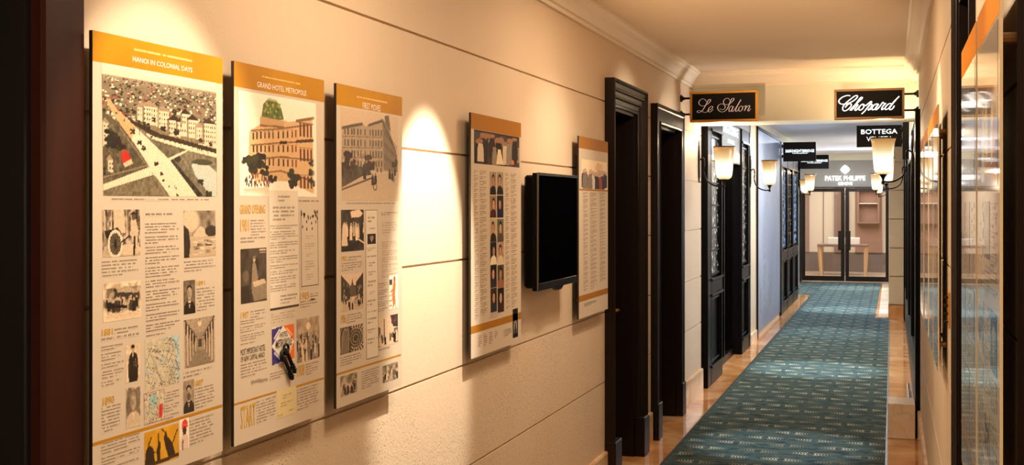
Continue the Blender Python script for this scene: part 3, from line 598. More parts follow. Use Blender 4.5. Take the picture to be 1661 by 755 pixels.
def picture(parent, kind, s0, s1, z0, z1, F, label=None, res=.0026, depth=.0012, name='photograph'):
    w_ = int(min(235, max(16, (s1-s0)/res))); h_ = int(min(235, max(16, (z1-z0)/res)))
    a = s2l(paint(kind, w_, h_)); bm = bmesh.new(); lay = bm.verts.layers.float_color.new('print')
    V = []
    for j in range(h_):
        row = []
        for i in range(w_):
            v = bm.verts.new(F(s0+(s1-s0)*i/(w_-1), z1-(z1-z0)*j/(h_-1), depth*.35)); v[lay] = (*a[j, i], 1); row.append(v)
        V.append(row)
    for j in range(h_-1):
        for i in range(w_-1): bm.faces.new((V[j+1][i], V[j+1][i+1], V[j][i+1], V[j][i]))
    return obj(name, bm, mt[PHOTO[0]], parent, norm=False, label=label)
def flat(parent, name, s0, s1, z0, z1, F, m, depth=.001, label=None, th=None):
    bm = bmesh.new()
    if th:
        A = [F(s, z, d) for d in (0, th) for s, z in ((s0, z0), (s1, z0), (s1, z1), (s0, z1))]; v = [bm.verts.new(p) for p in A]
        for q in ((3,2,1,0),(4,5,6,7),(0,1,5,4),(1,2,6,5),(2,3,7,6),(3,0,4,7)): bm.faces.new([v[i] for i in q])
    else:
        bm.faces.new([bm.verts.new(F(s, z, depth*.35)) for s, z in ((s0, z0), (s1, z0), (s1, z1), (s0, z1))])
    return obj(name, bm, m, parent, norm=bool(th), label=label)
def textblock(parent, s0, s1, z0, z1, F, m, pitch=.0082, depth=.001):
    """rows of small print with ragged right edges and paragraph gaps"""
    n = max(1, round((z1-z0)/pitch)); bm = bmesh.new(); uvl = bm.loops.layers.uv.new('UVMap'); off = random.randint(0, 60)
    ends = [1.0 if n == 1 else random.choice([1, .97, .93, 1, .9]) for i in range(n)]; gaps = [0]*n
    if n > 1: ends[-1] = .55
    if n > 8:
        i = random.choice([1, 2, 3])
        while i < n-1: ends[i] = random.uniform(.35, .8); gaps[i] = .55; i += random.choice([2, 3, 3, 4])
    u_ = (z1-z0)/(n+sum(gaps)); z = z1
    for i in range(n):
        za, zb, se = z, z-u_, s0+(s1-s0)*ends[i]; z -= u_*(1+gaps[i])
        f = bm.faces.new([bm.verts.new(F(s, q, depth*.35)) for s, q in ((s0, zb), (se, zb), (se, za), (s0, za))])
        for l, (u, v) in zip(f.loops, ((0, 0), ((se-s0)/pitch, 0), ((se-s0)/pitch, .999), (0, .999))): l[uvl].uv = (u+off*3.1+i*13.7, v+off+i)
    return obj('text_block', bm, m, parent, norm=False)

# printed layout of the five left panels: (kind, what, from left, to right, bottom, top) in metres
P1=(2.139,2.659,[('title','HANOI IN COLONIAL DAYS',0.140,0.379,2.076,2.088),('fine','',0.146,0.379,2.100,2.109),('pic','aerial',0.029,0.486,1.768,2.061),('text','c',0.057,0.448,1.757,1.764),('pic','rickshaw',0.024,0.160,1.631,1.737),('text','',0.020,0.150,1.587,1.625),('pic','tram',0.023,0.159,1.488,1.574),('text','h',0.181,0.288,1.721,1.730),('text','b',0.178,0.313,1.438,1.706),('pic','lake',0.335,0.477,1.617,1.733),('text','',0.334,0.476,1.580,1.610),('pic','man_suit',0.331,0.381,1.478,1.561),('num','1891',0.387,0.425,1.545,1.557),('text','',0.387,0.468,1.479,1.540),('pic','hall',0.331,0.468,1.345,1.464),('text','',0.326,0.465,1.319,1.338),('num','1881',0.017,0.055,1.459,1.474),('text','',0.061,0.150,1.456,1.472),('text','',0.015,0.150,1.446,1.456),('pic','standing',0.101,0.153,1.343,1.429),('text','',0.015,0.093,1.346,1.437),('pic','map',0.172,0.311,1.314,1.431),('num','1890',0.017,0.057,1.305,1.323),('text','',0.013,0.081,1.244,1.303),('pic','elder',0.099,0.153,1.239,1.331),('pic','map2',0.166,0.247,1.235,1.309),('text','',0.250,0.307,1.232,1.300),('num','1887',0.374,0.412,1.294,1.309),('pic','bearded',0.325,0.371,1.234,1.314),('text','',0.374,0.462,1.236,1.291),('gold','',0.000,0.517,1.223,1.230),('pic','silhouettes',0.166,0.303,1.133,1.217),('pic','turban',0.307,0.347,1.147,1.224),('text','',0.350,0.456,1.150,1.215),('text','',0.010,0.148,1.153,1.224)])
P2=(2.714,3.229,[('title','GRAND HOTEL METROPOLE',0.116,0.398,2.070,2.085),('fine','',0.144,0.363,2.098,2.105),('pic','dome_building',0.021,0.460,1.771,2.053),('text','c',0.341,0.472,1.754,1.763),('sheet','',0.174,0.341,1.457,1.788),('num','GRAND OPENING',0.021,0.153,1.723,1.748),('num','1901',0.022,0.065,1.675,1.709),('text','',0.074,0.154,1.662,1.708),('text','',0.022,0.151,1.643,1.662),('pic','woman_table',0.021,0.157,1.482,1.629),('num','1907',0.019,0.060,1.442,1.460),('text','',0.069,0.151,1.438,1.461),('text','',0.016,0.151,1.371,1.438),('dark','MOST IMPORTANT HOTEL',0.016,0.146,1.344,1.361),('dark','OF NEW CAPITAL HANOI',0.016,0.141,1.326,1.341),('text','',0.016,0.151,1.282,1.322),('script','',0.066,0.154,1.257,1.272),('menu','',0.352,0.471,1.499,1.733),('num','1905',0.350,0.405,1.467,1.489),('text','',0.413,0.464,1.462,1.484),('text','',0.350,0.464,1.442,1.465),('text','d',0.179,0.314,1.413,1.443),('pic','sticker',0.182,0.310,1.297,1.402),('pic','crowd_a',0.326,0.468,1.284,1.412),('num','1908',0.326,0.371,1.243,1.278),('text','',0.378,0.462,1.240,1.276),('text','',0.169,0.279,1.255,1.277),('gold','',0.000,0.205,1.217,1.222),('gold','',0.319,0.492,1.214,1.220),('num','START',0.013,0.089,1.147,1.209),('text','',0.094,0.200,1.147,1.211),('card','',0.205,0.319,1.141,1.222),('text','',0.325,0.459,1.143,1.209)])
P3=(3.313,3.828,[('title','FIRST MOVES',0.190,0.329,2.063,2.084),('fine','',0.143,0.387,2.094,2.102),('pic','corner_building',0.030,0.477,1.760,2.055),('text','c',0.060,0.445,1.748,1.756),('pic','carriage',0.023,0.189,1.598,1.731),('column','',0.202,0.296,1.235,1.730),('text','h',0.328,0.472,1.710,1.723),('text','d',0.336,0.461,1.647,1.689),('text','d',0.331,0.466,1.497,1.622),('num','1902',0.023,0.062,1.568,1.585),('text','',0.071,0.176,1.566,1.583),('text','',0.022,0.176,1.535,1.564),('pic','street',0.019,0.181,1.407,1.525),('text','',0.298,0.379,1.383,1.482),('pic','fish',0.387,0.464,1.385,1.502),('num','1906',0.015,0.051,1.371,1.400),('text','',0.058,0.171,1.367,1.398),('pic','stairwell',0.010,0.178,1.273,1.358),('pic','market',0.296,0.461,1.262,1.364),('text','',0.010,0.162,1.236,1.267),('text','',0.296,0.392,1.250,1.259),('gold','',0.000,0.486,1.213,1.219),('pic','crowd_b',0.009,0.129,1.140,1.205),('text','',0.162,0.301,1.140,1.202),('pic','crowd_c',0.330,0.459,1.137,1.196)])
P4=(4.543,5.227,[('pic','banquet',0.034,0.655,1.919,2.060),('text','n',0.030,0.075,1.267,1.891),('text','n',0.099,0.185,1.273,1.893),('text','n',0.441,0.495,1.275,1.888),('text','n',0.522,0.608,1.276,1.890),('pic','face0',0.231,0.315,1.790,1.889),('pic','face1',0.326,0.415,1.791,1.891),('pic','face2',0.231,0.315,1.690,1.786),('pic','face3',0.326,0.415,1.689,1.787),('pic','face4',0.231,0.315,1.584,1.684),('pic','face5',0.326,0.415,1.581,1.683),('pic','face6',0.231,0.315,1.487,1.583),('pic','face7',0.326,0.415,1.482,1.580),('pic','face8',0.231,0.315,1.385,1.484),('pic','face9',0.326,0.415,1.378,1.479),('pic','face10',0.231,0.315,1.278,1.383),('pic','face11',0.326,0.415,1.269,1.377),('gold','',0.000,0.683,1.212,1.243),('text','d',0.225,0.393,1.251,1.276),('text','n',0.068,0.114,1.147,1.199),('text','n',0.137,0.185,1.144,1.196),('text','n',0.209,0.258,1.144,1.197),('text','n',0.283,0.324,1.162,1.194),('text','',0.410,0.525,1.154,1.187),('pic','bottle_dark',0.539,0.617,1.134,1.267)])
P5=(6.293,6.989,[('pic','crowd_wide',0.054,0.664,1.836,2.002),('gold','',0.004,0.696,1.825,1.834),('text','n',0.082,0.186,1.255,1.816),('text','n',0.244,0.398,1.258,1.817),('text','n',0.474,0.616,1.286,1.819),('gold','',0.000,0.696,1.203,1.237),('text','',0.095,0.383,1.168,1.188)])

# ---------------------------------------------------------------- setting
XL, XR, XS = -1.697, 0.20, -1.655          # left wall, right wall, left shopfront plane
ZC = 2.907
COURSES = [0.0, 0.215, 0.644, 1.077, 1.518, 1.953, 2.387, ZC]
def stone_wall(name, x, sgn, y0, y1, openings, m, zmin=0, ztop=ZC, gap=.009, thick=.2, courses=None):
    """blockwork wall with open joints; sgn = direction away from the corridor; openings (ya, yb, ztop)"""
    bm = bmesh.new(); cs = courses or COURSES
    def segs(z):
        s = [(y0, y1)]
        for a, b, zt in openings:
            if z < zt-1e-4:
                n = []
                for p, q in s:
                    if b <= p or a >= q: n.append((p, q)); continue
                    if a > p: n.append((p, a))
                    if b < q: n.append((b, q))
                s = n
        return s
    zs = sorted(set([z for z in cs if z <= ztop]+[ztop]+[o[2] for o in openings if o[2] < ztop]))
    for za, zb in zip(zs, zs[1:]):
        g0 = gap/2 if za in cs and za > 0.3 else 0; g1 = gap/2 if zb in cs and zb < ztop else 0
        for a, b in segs(za+.001):
            box(bm, x, x+sgn*thick, a, b, za+g0, zb-g1)
            box(bm, x+sgn*.012, x+sgn*thick, a+.001, b-.001, zb-g1-.001, zb+g1+.001) if g1 else None
    return struct(name, bm, m)
D1 = (7.26, 7.98, 2.37); D2 = (8.70, 9.60, 2.35); D0 = (0.95, 2.0, 2.42)
stone_wall('wall_left', XL, -1, -3.2, 10.95, [D0, D1, D2], mt['wall'])
DR = (3.28, 3.96, 2.40); DRN = (0.6, 1.66, 2.42)
stone_wall('wall_right', XR, 1, -3.2, 9.25, [DR, DRN], mt['wall'])
struct('wall_behind', BX(-1.95, .45, -3.4, -3.2, 0, ZC), mt['wall'])
# floor: polished marble, carpet on top
struct('floor', BX(-3.2, 1.2, -3.4, 27.2, -.1, 0), mt['marble'])
bm = bmesh.new(); prism(bm, [(-1.46, -3.1), (-.045, -3.1), (-.045, 18.72), (-.25, 18.72), (-.23, 27.0), (-1.93, 27.0), (-1.86, 23.2), (-1.50, 23.2), (-1.50, 22.6), (-1.46, 22.6)], 'z', .0005, .009)
carpet = obj('corridor_carpet', bm, mt['carpet']); tag(carpet, 'long teal patterned carpet running the length of the corridor', 'carpet')
bm = bmesh.new(); box(bm, -1.475, -1.4605, -3.1, 22.6, .0, .011); obj('edge_binding', bm, mt['teal_carpet_edge'], carpet)
bm = bmesh.new(); box(bm, -.0445, -.032, -3.1, 18.7, .0, .010); obj('edge_trim', bm, mt['bronze'], carpet)
struct('ceiling', BX(-3.2, 1.2, -3.4, 10.4, ZC, ZC+.1), mt['ceil'])
struct('ceiling_beyond', BX(-3.2, 1.2, 10.85, 27.4, 2.87, 3.0), mt['cooltint'])
struct('beam', BX(-1.95, .5, 10.35, 10.86, 2.47, ZC+.05), mt['beam'])
struct('beam_inner', BX(-1.95, .5, 14.0, 14.35, 2.72, 2.9), mt['cooltint'])
struct('bulkhead', BX(-2.3, .5, 22.2, 22.5, 2.73, 2.9), mt['cooltint'])
# cornice
CP = [(0, 2.775), (0, ZC), (.105, ZC), (.105, 2.888), (.092, 2.884), (.086, 2.868), (.060, 2.846), (.046, 2.824), (.034, 2.80), (.018, 2.796), (.018, 2.775)]
bm = bmesh.new(); prism(bm, [(XL+a, z) for a, z in CP], 'y', -3.2, 10.35)
prism(bm, [(XL+a*.5, z-.13) for a, z in CP if z < 2.85]+[(XL+.03, 2.70), (XL, 2.70)], 'y', -3.19, -3.18) if False else None
struct('trim_cornice_left', bm, mt['plaster'])
bm = bmesh.new(); prism(bm, [(XR-a, z) for a, z in CP], 'y', -3.2, 10.35); struct('trim_cornice_right', bm, mt['plaster'])
bm = bmesh.new(); prism(bm, [(10.35-a, z) for a, z in CP], 'x', XL, XR); struct('trim_cornice_beam', bm, mt['plaster'])
# baseboards
def baseboard(name, x, sgn, ya, yb, m='marble_base'):
    bm = bmesh.new(); prism(bm, [(x, 0), (x+sgn*.022, 0), (x+sgn*.022, .205), (x+sgn*.016, .215), (x, .215)], 'y', ya, yb); struct(name, bm, mt[m])
for i, (a, b) in enumerate(((-3.2, .8), (2.14, 7.09), (8.16, 8.53), (9.77, 10.95))): baseboard('baseboard_left_%d' % (i+1), XL, 1, a, b)
for i, (a, b) in enumerate(((-3.2, .45), (1.81, 3.14), (4.1, 9.2))): baseboard('baseboard_right_%d' % (i+1), XR, -1, a, b)

# ---------------------------------------------------------------- doorways
def sweep(bm, x, sgn, ya, yb, zt, z0, prof):
    """frame moulding round an opening. prof: (outward offset, projection)"""
    path = [lambda w: (ya-w, z0), lambda w: (ya-w, zt+w), lambda w: (yb+w, zt+w), lambda w: (yb+w, z0)]
    R = [[bm.verts.new((x+sgn*d, *f(w))) for w, d in prof] for f in path]; n = len(prof)
    for a, b in zip(R, R[1:]):
        for k in range(n): bm.faces.new((a[k], a[(k+1) % n], b[(k+1) % n], b[k]))
    bm.faces.new(R[0]); bm.faces.new(R[-1][::-1])
def doorway(n, x, sgn, o, prof, mframe, depth, leaf=True, plinth=None, wood=None, leafx=None):
    ya, yb, zt = o; w = max(p[0] for p in prof)
    bm = bmesh.new(); sweep(bm, x, sgn, ya, yb, zt, 0, prof)
    fr = struct('door_%d' % n, bm, mframe)
    # reveal lining
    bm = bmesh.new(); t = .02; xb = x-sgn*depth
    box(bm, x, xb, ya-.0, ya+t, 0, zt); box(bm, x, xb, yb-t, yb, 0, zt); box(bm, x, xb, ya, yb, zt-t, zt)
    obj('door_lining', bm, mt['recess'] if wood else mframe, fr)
    if plinth:
        pw, pd, ph = plinth
        for a, b in ((ya-w-.006, ya+.004), (yb-.004, yb+w+.006)): obj('plinth_block', BX(x, x+sgn*pd, a, b, 0, ph, bev=.004), mframe, fr)
    if leaf:
        lx = x-sgn*(depth-.05); bm = bmesh.new(); box(bm, lx, lx-sgn*.045, ya+t, yb-t, .01, zt-t)
        lf = obj('door_leaf', bm, wood or mframe, fr)
        for za, zb in ((.25, .95), (1.1, zt-.22)):
            bm = bmesh.new(); yy0, yy1 = ya+.14, yb-.14
            for A in ((yy0, yy1, za, za+.03), (yy0, yy1, zb-.03, zb), (yy0, yy0+.03, za, zb), (yy1-.03, yy1, za, zb)): box(bm, lx, lx+sgn*.012, *A)
            obj('door_moulding', bm, wood or mframe, lf)
        bm = bmesh.new(); tube(bm, [(lx, yb-.1, 1.02), (lx+sgn*.05, yb-.1, 1.02), (lx+sgn*.05, yb-.2, 1.02)], .008); obj('door_handle', bm, mt['brass'], lf)
    return fr
MOULD = [(0, 0), (.165, 0), (.165, .062), (.150, .066), (.142, .050), (.115, .046), (.108, .052), (.098, .052), (.092, .038), (.070, .034), (.064, .042), (.055, .042), (.048, .026), (.022, .022), (.012, .028), (0, .024)]
FLAT = [(0, 0), (.145, 0), (.145, .052), (.120, .052), (.110, .045), (.022, .045), (.012, .054), (0, .05)]
doorway(1, XL, 1, D1, MOULD, mt['darkwood'], .19, plinth=(.17, .072, .27))
d2 = doorway(2, XL, 1, D2, FLAT, mt['darkwood'], .19, leaf=False, plinth=(.15, .062, .27))
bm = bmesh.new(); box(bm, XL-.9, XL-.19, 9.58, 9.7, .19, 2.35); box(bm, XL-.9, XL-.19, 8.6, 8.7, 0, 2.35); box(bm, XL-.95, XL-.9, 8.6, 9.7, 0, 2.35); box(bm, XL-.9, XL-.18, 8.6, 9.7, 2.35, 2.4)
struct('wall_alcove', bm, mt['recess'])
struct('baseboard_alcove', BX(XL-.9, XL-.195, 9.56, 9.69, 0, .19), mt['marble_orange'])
WIDE = [(0, 0), (.13, 0), (.13, .03), (.01, .03), (0, .024)]
doorway(3, XL, 1, D0, WIDE, mt['brownwood'], .19, wood=mt['darkwood'])
doorway(4, XR, -1, DR, [(a*.73, b*.26) for a, b in MOULD], mt['darkwood'], .19)
doorway(5, XR, -1, DRN, [(a*.8, b*.5) for a, b in MOULD], mt['darkwood'], .19)
# voids behind the doors so no wall joint leaks light
for i, (x, o) in enumerate(((XL-.2, D1), (XL-.2, D0), (XR+.2, DR), (XR+.2, DRN))):
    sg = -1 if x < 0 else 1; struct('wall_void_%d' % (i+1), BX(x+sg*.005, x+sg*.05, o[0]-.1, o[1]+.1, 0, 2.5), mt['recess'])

# ---------------------------------------------------------------- left shopfront (black, panelled)
def pilaster(parent, x, sgn, ya, yb, ztop, z0=0.0, glow=None, mid=1.18, bars=(.33, .66)):
    """black panelled pilaster standing on the corridor line; a tall mirrored window over a moulded panel"""
    bm = bmesh.new(); box(bm, x-sgn*.04, x-sgn*.16, ya, yb, z0, ztop)
    t = .05
    for A in ((ya, ya+t, z0, ztop), (yb-t, yb, z0, ztop)): box(bm, x-sgn*.04, x, *A, bev=.004)
    for za, zb in ((z0, z0+.16), (mid-.14, mid-.02), (ztop-.16, ztop)): box(bm, x-sgn*.04, x, ya+t, yb-t, za, zb, bev=.004)
    f = obj('pilaster', bm, mt['blackpanel'], parent)
    a, b = ya+t+.03, yb-t-.03; bm = bmesh.new()
    for za, zb in ((z0+.2, mid-.19), (mid+.03, ztop-.2)):
        for A in ((a, b, za, za+.02), (a, b, zb-.02, zb), (a, a+.02, za, zb), (b-.02, b, za, zb)): box(bm, x-sgn*.04, x-sgn*.018, *A)
    for za in (.165, mid-.165, mid-.015, ztop-.165): box(bm, x, x+sgn*.014, ya+.01, yb-.01, z0+za-z0, za+.022) if za > z0 else None
    obj('panel_moulding', bm, mt['black'], f)
    if glow:
        ws = (b-.02-a-.02); bm = bmesh.new(); box(bm, x-sgn*.038, x-sgn*.032, a+.02, b-.02, mid+.05, ztop-.22); g = obj('display_window', bm, glow, f)
        bm = bmesh.new(); k = 6
        for i in range(1, k): zz = mid+.05+(ztop-.27-mid)*i/k; box(bm, x-sgn*.032, x-sgn*.02, a+.02, b-.02, zz-.008, zz+.008)
        for q in bars: box(bm, x-sgn*.032, x-sgn*.02, a+.02+ws*q-.012, a+.02+ws*q+.012, mid+.05, ztop-.22)
        obj('window_bars', bm, mt['black'], g)
    return f
ZS = 2.62
shop = thing('shopfront', 'black panelled shopfront on the left wall with a lit letter sign over the opening', 'shopfront', (XS, 12.8, 0))
bm = bmesh.new(); box(bm, XS-.25, XS-.002, 11.12, 11.3, 0, ZS, bev=.004); obj('end_post', bm, mt['black'], shop)
pilaster(shop, XS, 1, 11.3, 12.1, ZS, glow=mt['goods'], mid=1.02, bars=())
pilaster(shop, XS, 1, 13.75, 14.45, ZS, glow=mt['goods'], mid=1.02, bars=())
bm = bmesh.new(); box(bm, XS-.30, XS-.02, 12.1, 13.75, 2.2, ZS); box(bm, XS-.30, XS-.0, 11.15, 14.5, ZS, ZS+.25); obj('fascia', bm, mt['grey_blue'], shop)
bm = bmesh.new(); box(bm, XS-.90, XS-.86, 12.0, 13.8, 0, 2.3); box(bm, XS-.9, XS-.16, 12.02, 12.08, 0, 2.3); box(bm, XS-.9, XS-.16, 13.76, 13.8, 0, 2.3); box(bm, XS-.9, XS-.2, 12.0, 13.8, 2.25, 2.3); obj('dark_interior', bm, mt['recess'], shop)
bm = bmesh.new(); box(bm, XS-.12, XS-.112, 12.1, 13.75, .08, 2.2); obj('glass_pane', bm, mt['smoked'], shop)
bm = bmesh.new()
for A in ((12.1, 13.75, 0, .08), (12.1, 12.14, 0, 2.2), (13.71, 13.75, 0, 2.2), (12.9, 12.94, 0, 2.2)): box(bm, XS-.14, XS-.09, *A)
obj('window_frame', bm, mt['black'], shop)
cx0, cx1 = XS-.26, XS-.125
bm = bmesh.new(); box(bm, cx0, cx1, 13.0, 13.4, 0, 1.41, bev=.004); box(bm, cx0, cx1, 13.0, 13.4, 1.95, 1.99, bev=.004); cs = obj('display_case', bm, mt['black'], shop)
bm = bmesh.new(); box(bm, cx0, cx1, 13.0, 13.4, 1.41, 1.44); obj('lit_plinth', bm, mt['shelfglow'], cs)
bm = bmesh.new(); box(bm, cx0, cx1, 13.0, 13.4, 1.82, 1.835); obj('glass_shelf', bm, mt['shelfglow'], cs)
bm = bmesh.new(); box(bm, cx1-.006, cx1, 13.0, 13.006, 1.44, 1.95); box(bm, cx0, cx0+.006, 13.0, 13.006, 1.44, 1.95); obj('glass_edges', bm, mt['chrome'], cs)
bm = bmesh.new(); lathe(bm, [(.001, 0), (.025, 0), (.012, .02), (.012, .06), (.022, .09), (.001, .11)], ((cx0+cx1)/2+.02, 13.15, 1.44), 12); obj('watch_stand', bm, mt['chrome'], cs)
def FS(s, z, d): return Vector((XS-.02+d, 12.15+s, z))
obj('sign_letters', textbm('KNIGHTSBRIDGE', .12, 1.38, 2.50, 2.60, FS, .004, .02), mt['cyan_letter'], shop)
obj('sign_letters', textbm('ATELIER', .45, 1.05, 2.405, 2.45, FS, .004, .02), mt['cyan_letter'], shop)
# cream return and mural
bm = bmesh.new(); box(bm, XL-.1, XS-.03, 14.5, 15.42, 0, 2.87); struct('wall_left_far', bm, mt['wall_far'])
bm = bmesh.new(); box(bm, XL-.1, XS-.02, 15.42, 18.72, 0, 2.87); struct('wall_left_beyond', bm, mt['wall_far'])
struct('wall_left_above_shop', BX(XL-.1, XS-.03, 10.86, 14.5, ZS+.25, 2.87), mt['beam'])
bm = bmesh.new(); box(bm, XS-.019, XS-.008, 15.46, 18.68, .06, 2.72); mural = obj('mural_panel', bm, mt['lilac'])
tag(mural, 'tall pale lilac wall panel with a faint grey tower drawing', 'wall panel')
bm = bmesh.new()
for A in ((15.42, 15.46, 0, 2.76), (18.68, 18.72, 0, 2.76), (15.42, 18.72, 2.72, 2.76)): box(bm, XS-.019, XS+.004, *A)
obj('panel_frame', bm, mt['iron'], mural)
bm = bmesh.new()
for (y, ww, z0, z1) in ((16.15, .42, .5, .95), (16.2, .32, .95, 1.2), (16.27, .18, 1.2, 1.38), (16.33, .06, 1.38, 1.6), (16.05, .62, .22, .5), (16.8, .5, .3, .6), (16.95, .2, .6, .85), (15.75, .2, .3, .62)):
    v = [bm.verts.new((XS-.0075, y+a*ww, b)) for a, b in ((0, z0), (1, z0), (.9, z1), (.1, z1))]; bm.faces.new(v)
obj('mural_print', bm, mt['mural_grey'], mural)
struct('baseboard_left_far', BX(XS-.03, XS-.004, 14.52, 15.42, 0, .12), mt['marble_pale'])
struct('trim_1', BX(XS-.03, XS+.0, 14.52, 14.62, 0, 2.8), mt['black'])
# second black shopfront, blue displays
shop2 = thing('shopfront', 'far black shopfront on the left glowing with blue and white displays', 'shopfront', (XS, 20.5, 0))
bm = bmesh.new(); box(bm, XS-.3, XS+.01, 18.74, 18.95, 0, 2.72); box(bm, XS-.3, XS-.05, 22.28, 22.4, 0, 2.72); box(bm, XS-.3, XS-.0, 18.95, 22.28, 2.5, 2.72); obj('frame', bm, mt['black'], shop2)
for i, (a, b, g) in enumerate(((18.95, 19.95, 'bluegoods'), (20.0, 21.1, 'goods'), (21.15, 22.28, 'bluegoods'))):
    pilaster(shop2, XS+.0, 1, a, b, 2.5, glow=mt[g], mid=1.0)
struct('wall_left_above_far_shop', BX(XL-.1, XS-.03, 18.72, 22.4, 2.72, 2.87), mt['beam'])
# lobby
struct('wall_lobby_left', BX(-2.15, -2.05, 22.4, 27.2, 0, 2.9), mt['lobbywall'])
struct('wall_lobby_left_return', BX(-2.15, XS-.06, 22.4, 22.5, 0, 2.9), mt['lobbywall'])
bm = bmesh.new(); box(bm, -2.2, -1.97, 27.1, 27.3, 0, 2.9); box(bm, -.03, .5, 27.1, 27.3, 0, 2.9); box(bm, -2.2, .5, 27.1, 27.3, 2.13, 2.9); struct('wall_end', bm, mt['lobbywall'])
struct('trim_2', BX(-2.05, -.03, 27.06, 27.1, 2.72, 2.87), mt['beam'])
stone_wall('wall_lobby_right', -.035, 1, 19.2, 27.2, [], mt['wall_far'])
# stone pier facing down the corridor
bm = bmesh.new()
for za, zb in zip(COURSES[1:], COURSES[2:]): box(bm, -.05, .45, 18.75, 19.2, za+.009, min(zb, 2.86)-.009) 
box(bm, -.03, .44, 18.79, 19.19, .2, 2.87)
struct('wall_pier', bm, mt['pier'])
struct('baseboard_pier', BX(-.055, .45, 18.74, 19.21, 0, .2), mt['marble_orange'])
struct('trim_3', BX(-.20, -.05, 18.95, 27.0, .0, .004), mt['marble_pale'])

# ---------------------------------------------------------------- right shopfront
rs = thing('shopfront', 'black shopfront on the right side seen edge-on with its glass window', 'shopfront', (.19, 14, 0))
bm = bmesh.new(); box(bm, .165, .45, 9.25, 9.55, 0, 2.46, bev=.004); box(bm, .165, .45, 18.45, 18.72, 0, 2.46, bev=.004); box(bm, .18, .45, 9.55, 18.45, 2.2, 2.46); box(bm, .18, .45, 9.55, 18.45, 0, .5)
for y in (11.7, 13.9, 16.2): box(bm, .17, .24, y, y+.14, .5, 2.2)
obj('frame', bm, mt['black'], rs)
bm = bmesh.new(); box(bm, .20, .206, 9.55, 18.45, .5, 2.2); obj('glass_pane', bm, mt['glass'], rs)
bm = bmesh.new(); box(bm, 1.0, 1.05, 9.4, 18.6, .3, 2.4); box(bm, .25, 1.05, 9.4, 18.6, .4, .5); box(bm, .25, 1.05, 9.3, 9.4, .4, 2.4); box(bm, .25, 1.05, 18.6, 18.7, .4, 2.4); box(bm, .25, 1.05, 9.4, 18.6, 2.4, 2.45); obj('window_interior', bm, mt['cream'], rs)
bm = bmesh.new(); tube(bm, [(.14, 9.75, .06), (.14, 11.6, .06)], .014); obj('foot_rail', bm, mt['chrome'], rs)
struct('wall_right_above_shop', BX(.2, .45, 9.25, 18.75, 2.46, 2.9), mt['beam'])
for y in (10.6, 12.9, 15.1, 17.3): light('shop_window_lamp', 'AREA', (.55, y, 1.9), 46, COOL, target=(-1.6, y, 1.5), shape='RECTANGLE', size=.3, size_y=1.4)
plinth = obj('stone_plinth', BX(-.03, .163, 9.17, 9.5, .001, .26, bev=.004), mt['marble_pale']); tag(plinth, 'low pale marble block at the foot of the right shopfront', 'plinth')

# ---------------------------------------------------------------- glass doors and the room behind
fd = struct('door_6', BX(-1.97, -1.935, 27.05, 27.13, 0, 2.13), mt['bronze'])
bm = bmesh.new(); box(bm, -1.97, -.03, 27.05, 27.13, 2.105, 2.13); box(bm, -.055, -.03, 27.05, 27.13, 0, 2.13); obj('door_frame', bm, mt['bronze'], fd)
for (a, b, hx) in ((-1.93, -1.005, -1.085), (-.985, -.06, -.93)):
    bm = bmesh.new(); t = .075
    for A in ((a, a+t, .03, 2.1), (b-t, b, .03, 2.1)): box(bm, A[0], A[1], 27.02, 27.07, A[2], A[3])
    for A in ((.03, .14), (2.02, 2.1)): box(bm, a+t, b-t, 27.02, 27.07, *A)
    lf = obj('door_leaf', bm, mt['bronze'], fd)
    obj('door_glass', BX(a+t, b-t, 27.04, 27.046, .14, 2.02), mt['glass'], lf)
    obj('door_handle', BX(hx-.055, hx+.055, 26.95, 27.02, .72, 1.15, bev=.005), mt['bronze'], lf)
obj('door_seal', BX(-1.0, -.99, 27.0, 27.02, .03, 2.12), mt['chrome'], fd)
bm = bmesh.new(); box(bm, -4, 2, 27.3, 31.6, -.1, 0); struct('floor_boutique', bm, mt['boutique_floor'])
bm = bmesh.new(); box(bm, -4, 2, 31.4, 31.6, 0, 2.8); box(bm, -4.1, -4, 27.3, 31.6, 0, 2.8); box(bm, 2, 2.1, 27.3, 31.6, 0, 2.8); struct('wall_boutique', bm, mt['cream'])
struct('ceiling_boutique', BX(-4, 2, 27.3, 31.6, 2.8, 2.9), mt['cream'])
struct('baseboard_boutique', BX(-4, 2, 31.36, 31.41, 0, .5), mt['band'])
for i, (a, b, m) in enumerate(((-2.7, -2.05, 'dusk'), (-1.42, -1.05, 'taupe'), (-.9, -.25, 'dusk'))):
    struct('trim_boutique_%d' % (i+1), BX(a, b, 31.32, 31.38, .5, 2.7), mt[m])
for i, x in enumerate((-1.7, .12, -.1)): struct('trim_boutique_seam_%d' % (i+1), BX(x, x+.015, 31.37, 31.4, .5, 2.7), mt['taupe'])
cab = thing('display_cabinet', 'glazed brown display cabinet on the boutique back wall behind the right door', 'cabinet', (-.6, 31.2, 1.3))
bm = bmesh.new(); box(bm, -.85, -.8, 31.1, 31.3, 1.25, 2.5); box(bm, -.35, -.3, 31.1, 31.3, 1.25, 2.5); box(bm, -.8, -.35, 31.1, 31.3, 1.25, 1.3); box(bm, -.8, -.35, 31.1, 31.3, 2.45, 2.5); obj('frame', bm, mt['taupe'], cab)
for z in (1.75, 2.1): obj('shelf', BX(-.8, -.35, 31.12, 31.3, z, z+.02), mt['white'], cab)
tb = thing('console_table', 'light wooden table with tapered legs behind the glass doors', 'table', (-1.0, 29.9, 0))
bm = bmesh.new(); box(bm, -1.75, -.55, 29.65, 30.25, .70, .76, bev=.006); obj('table_top', bm, mt['taupe'], tb)
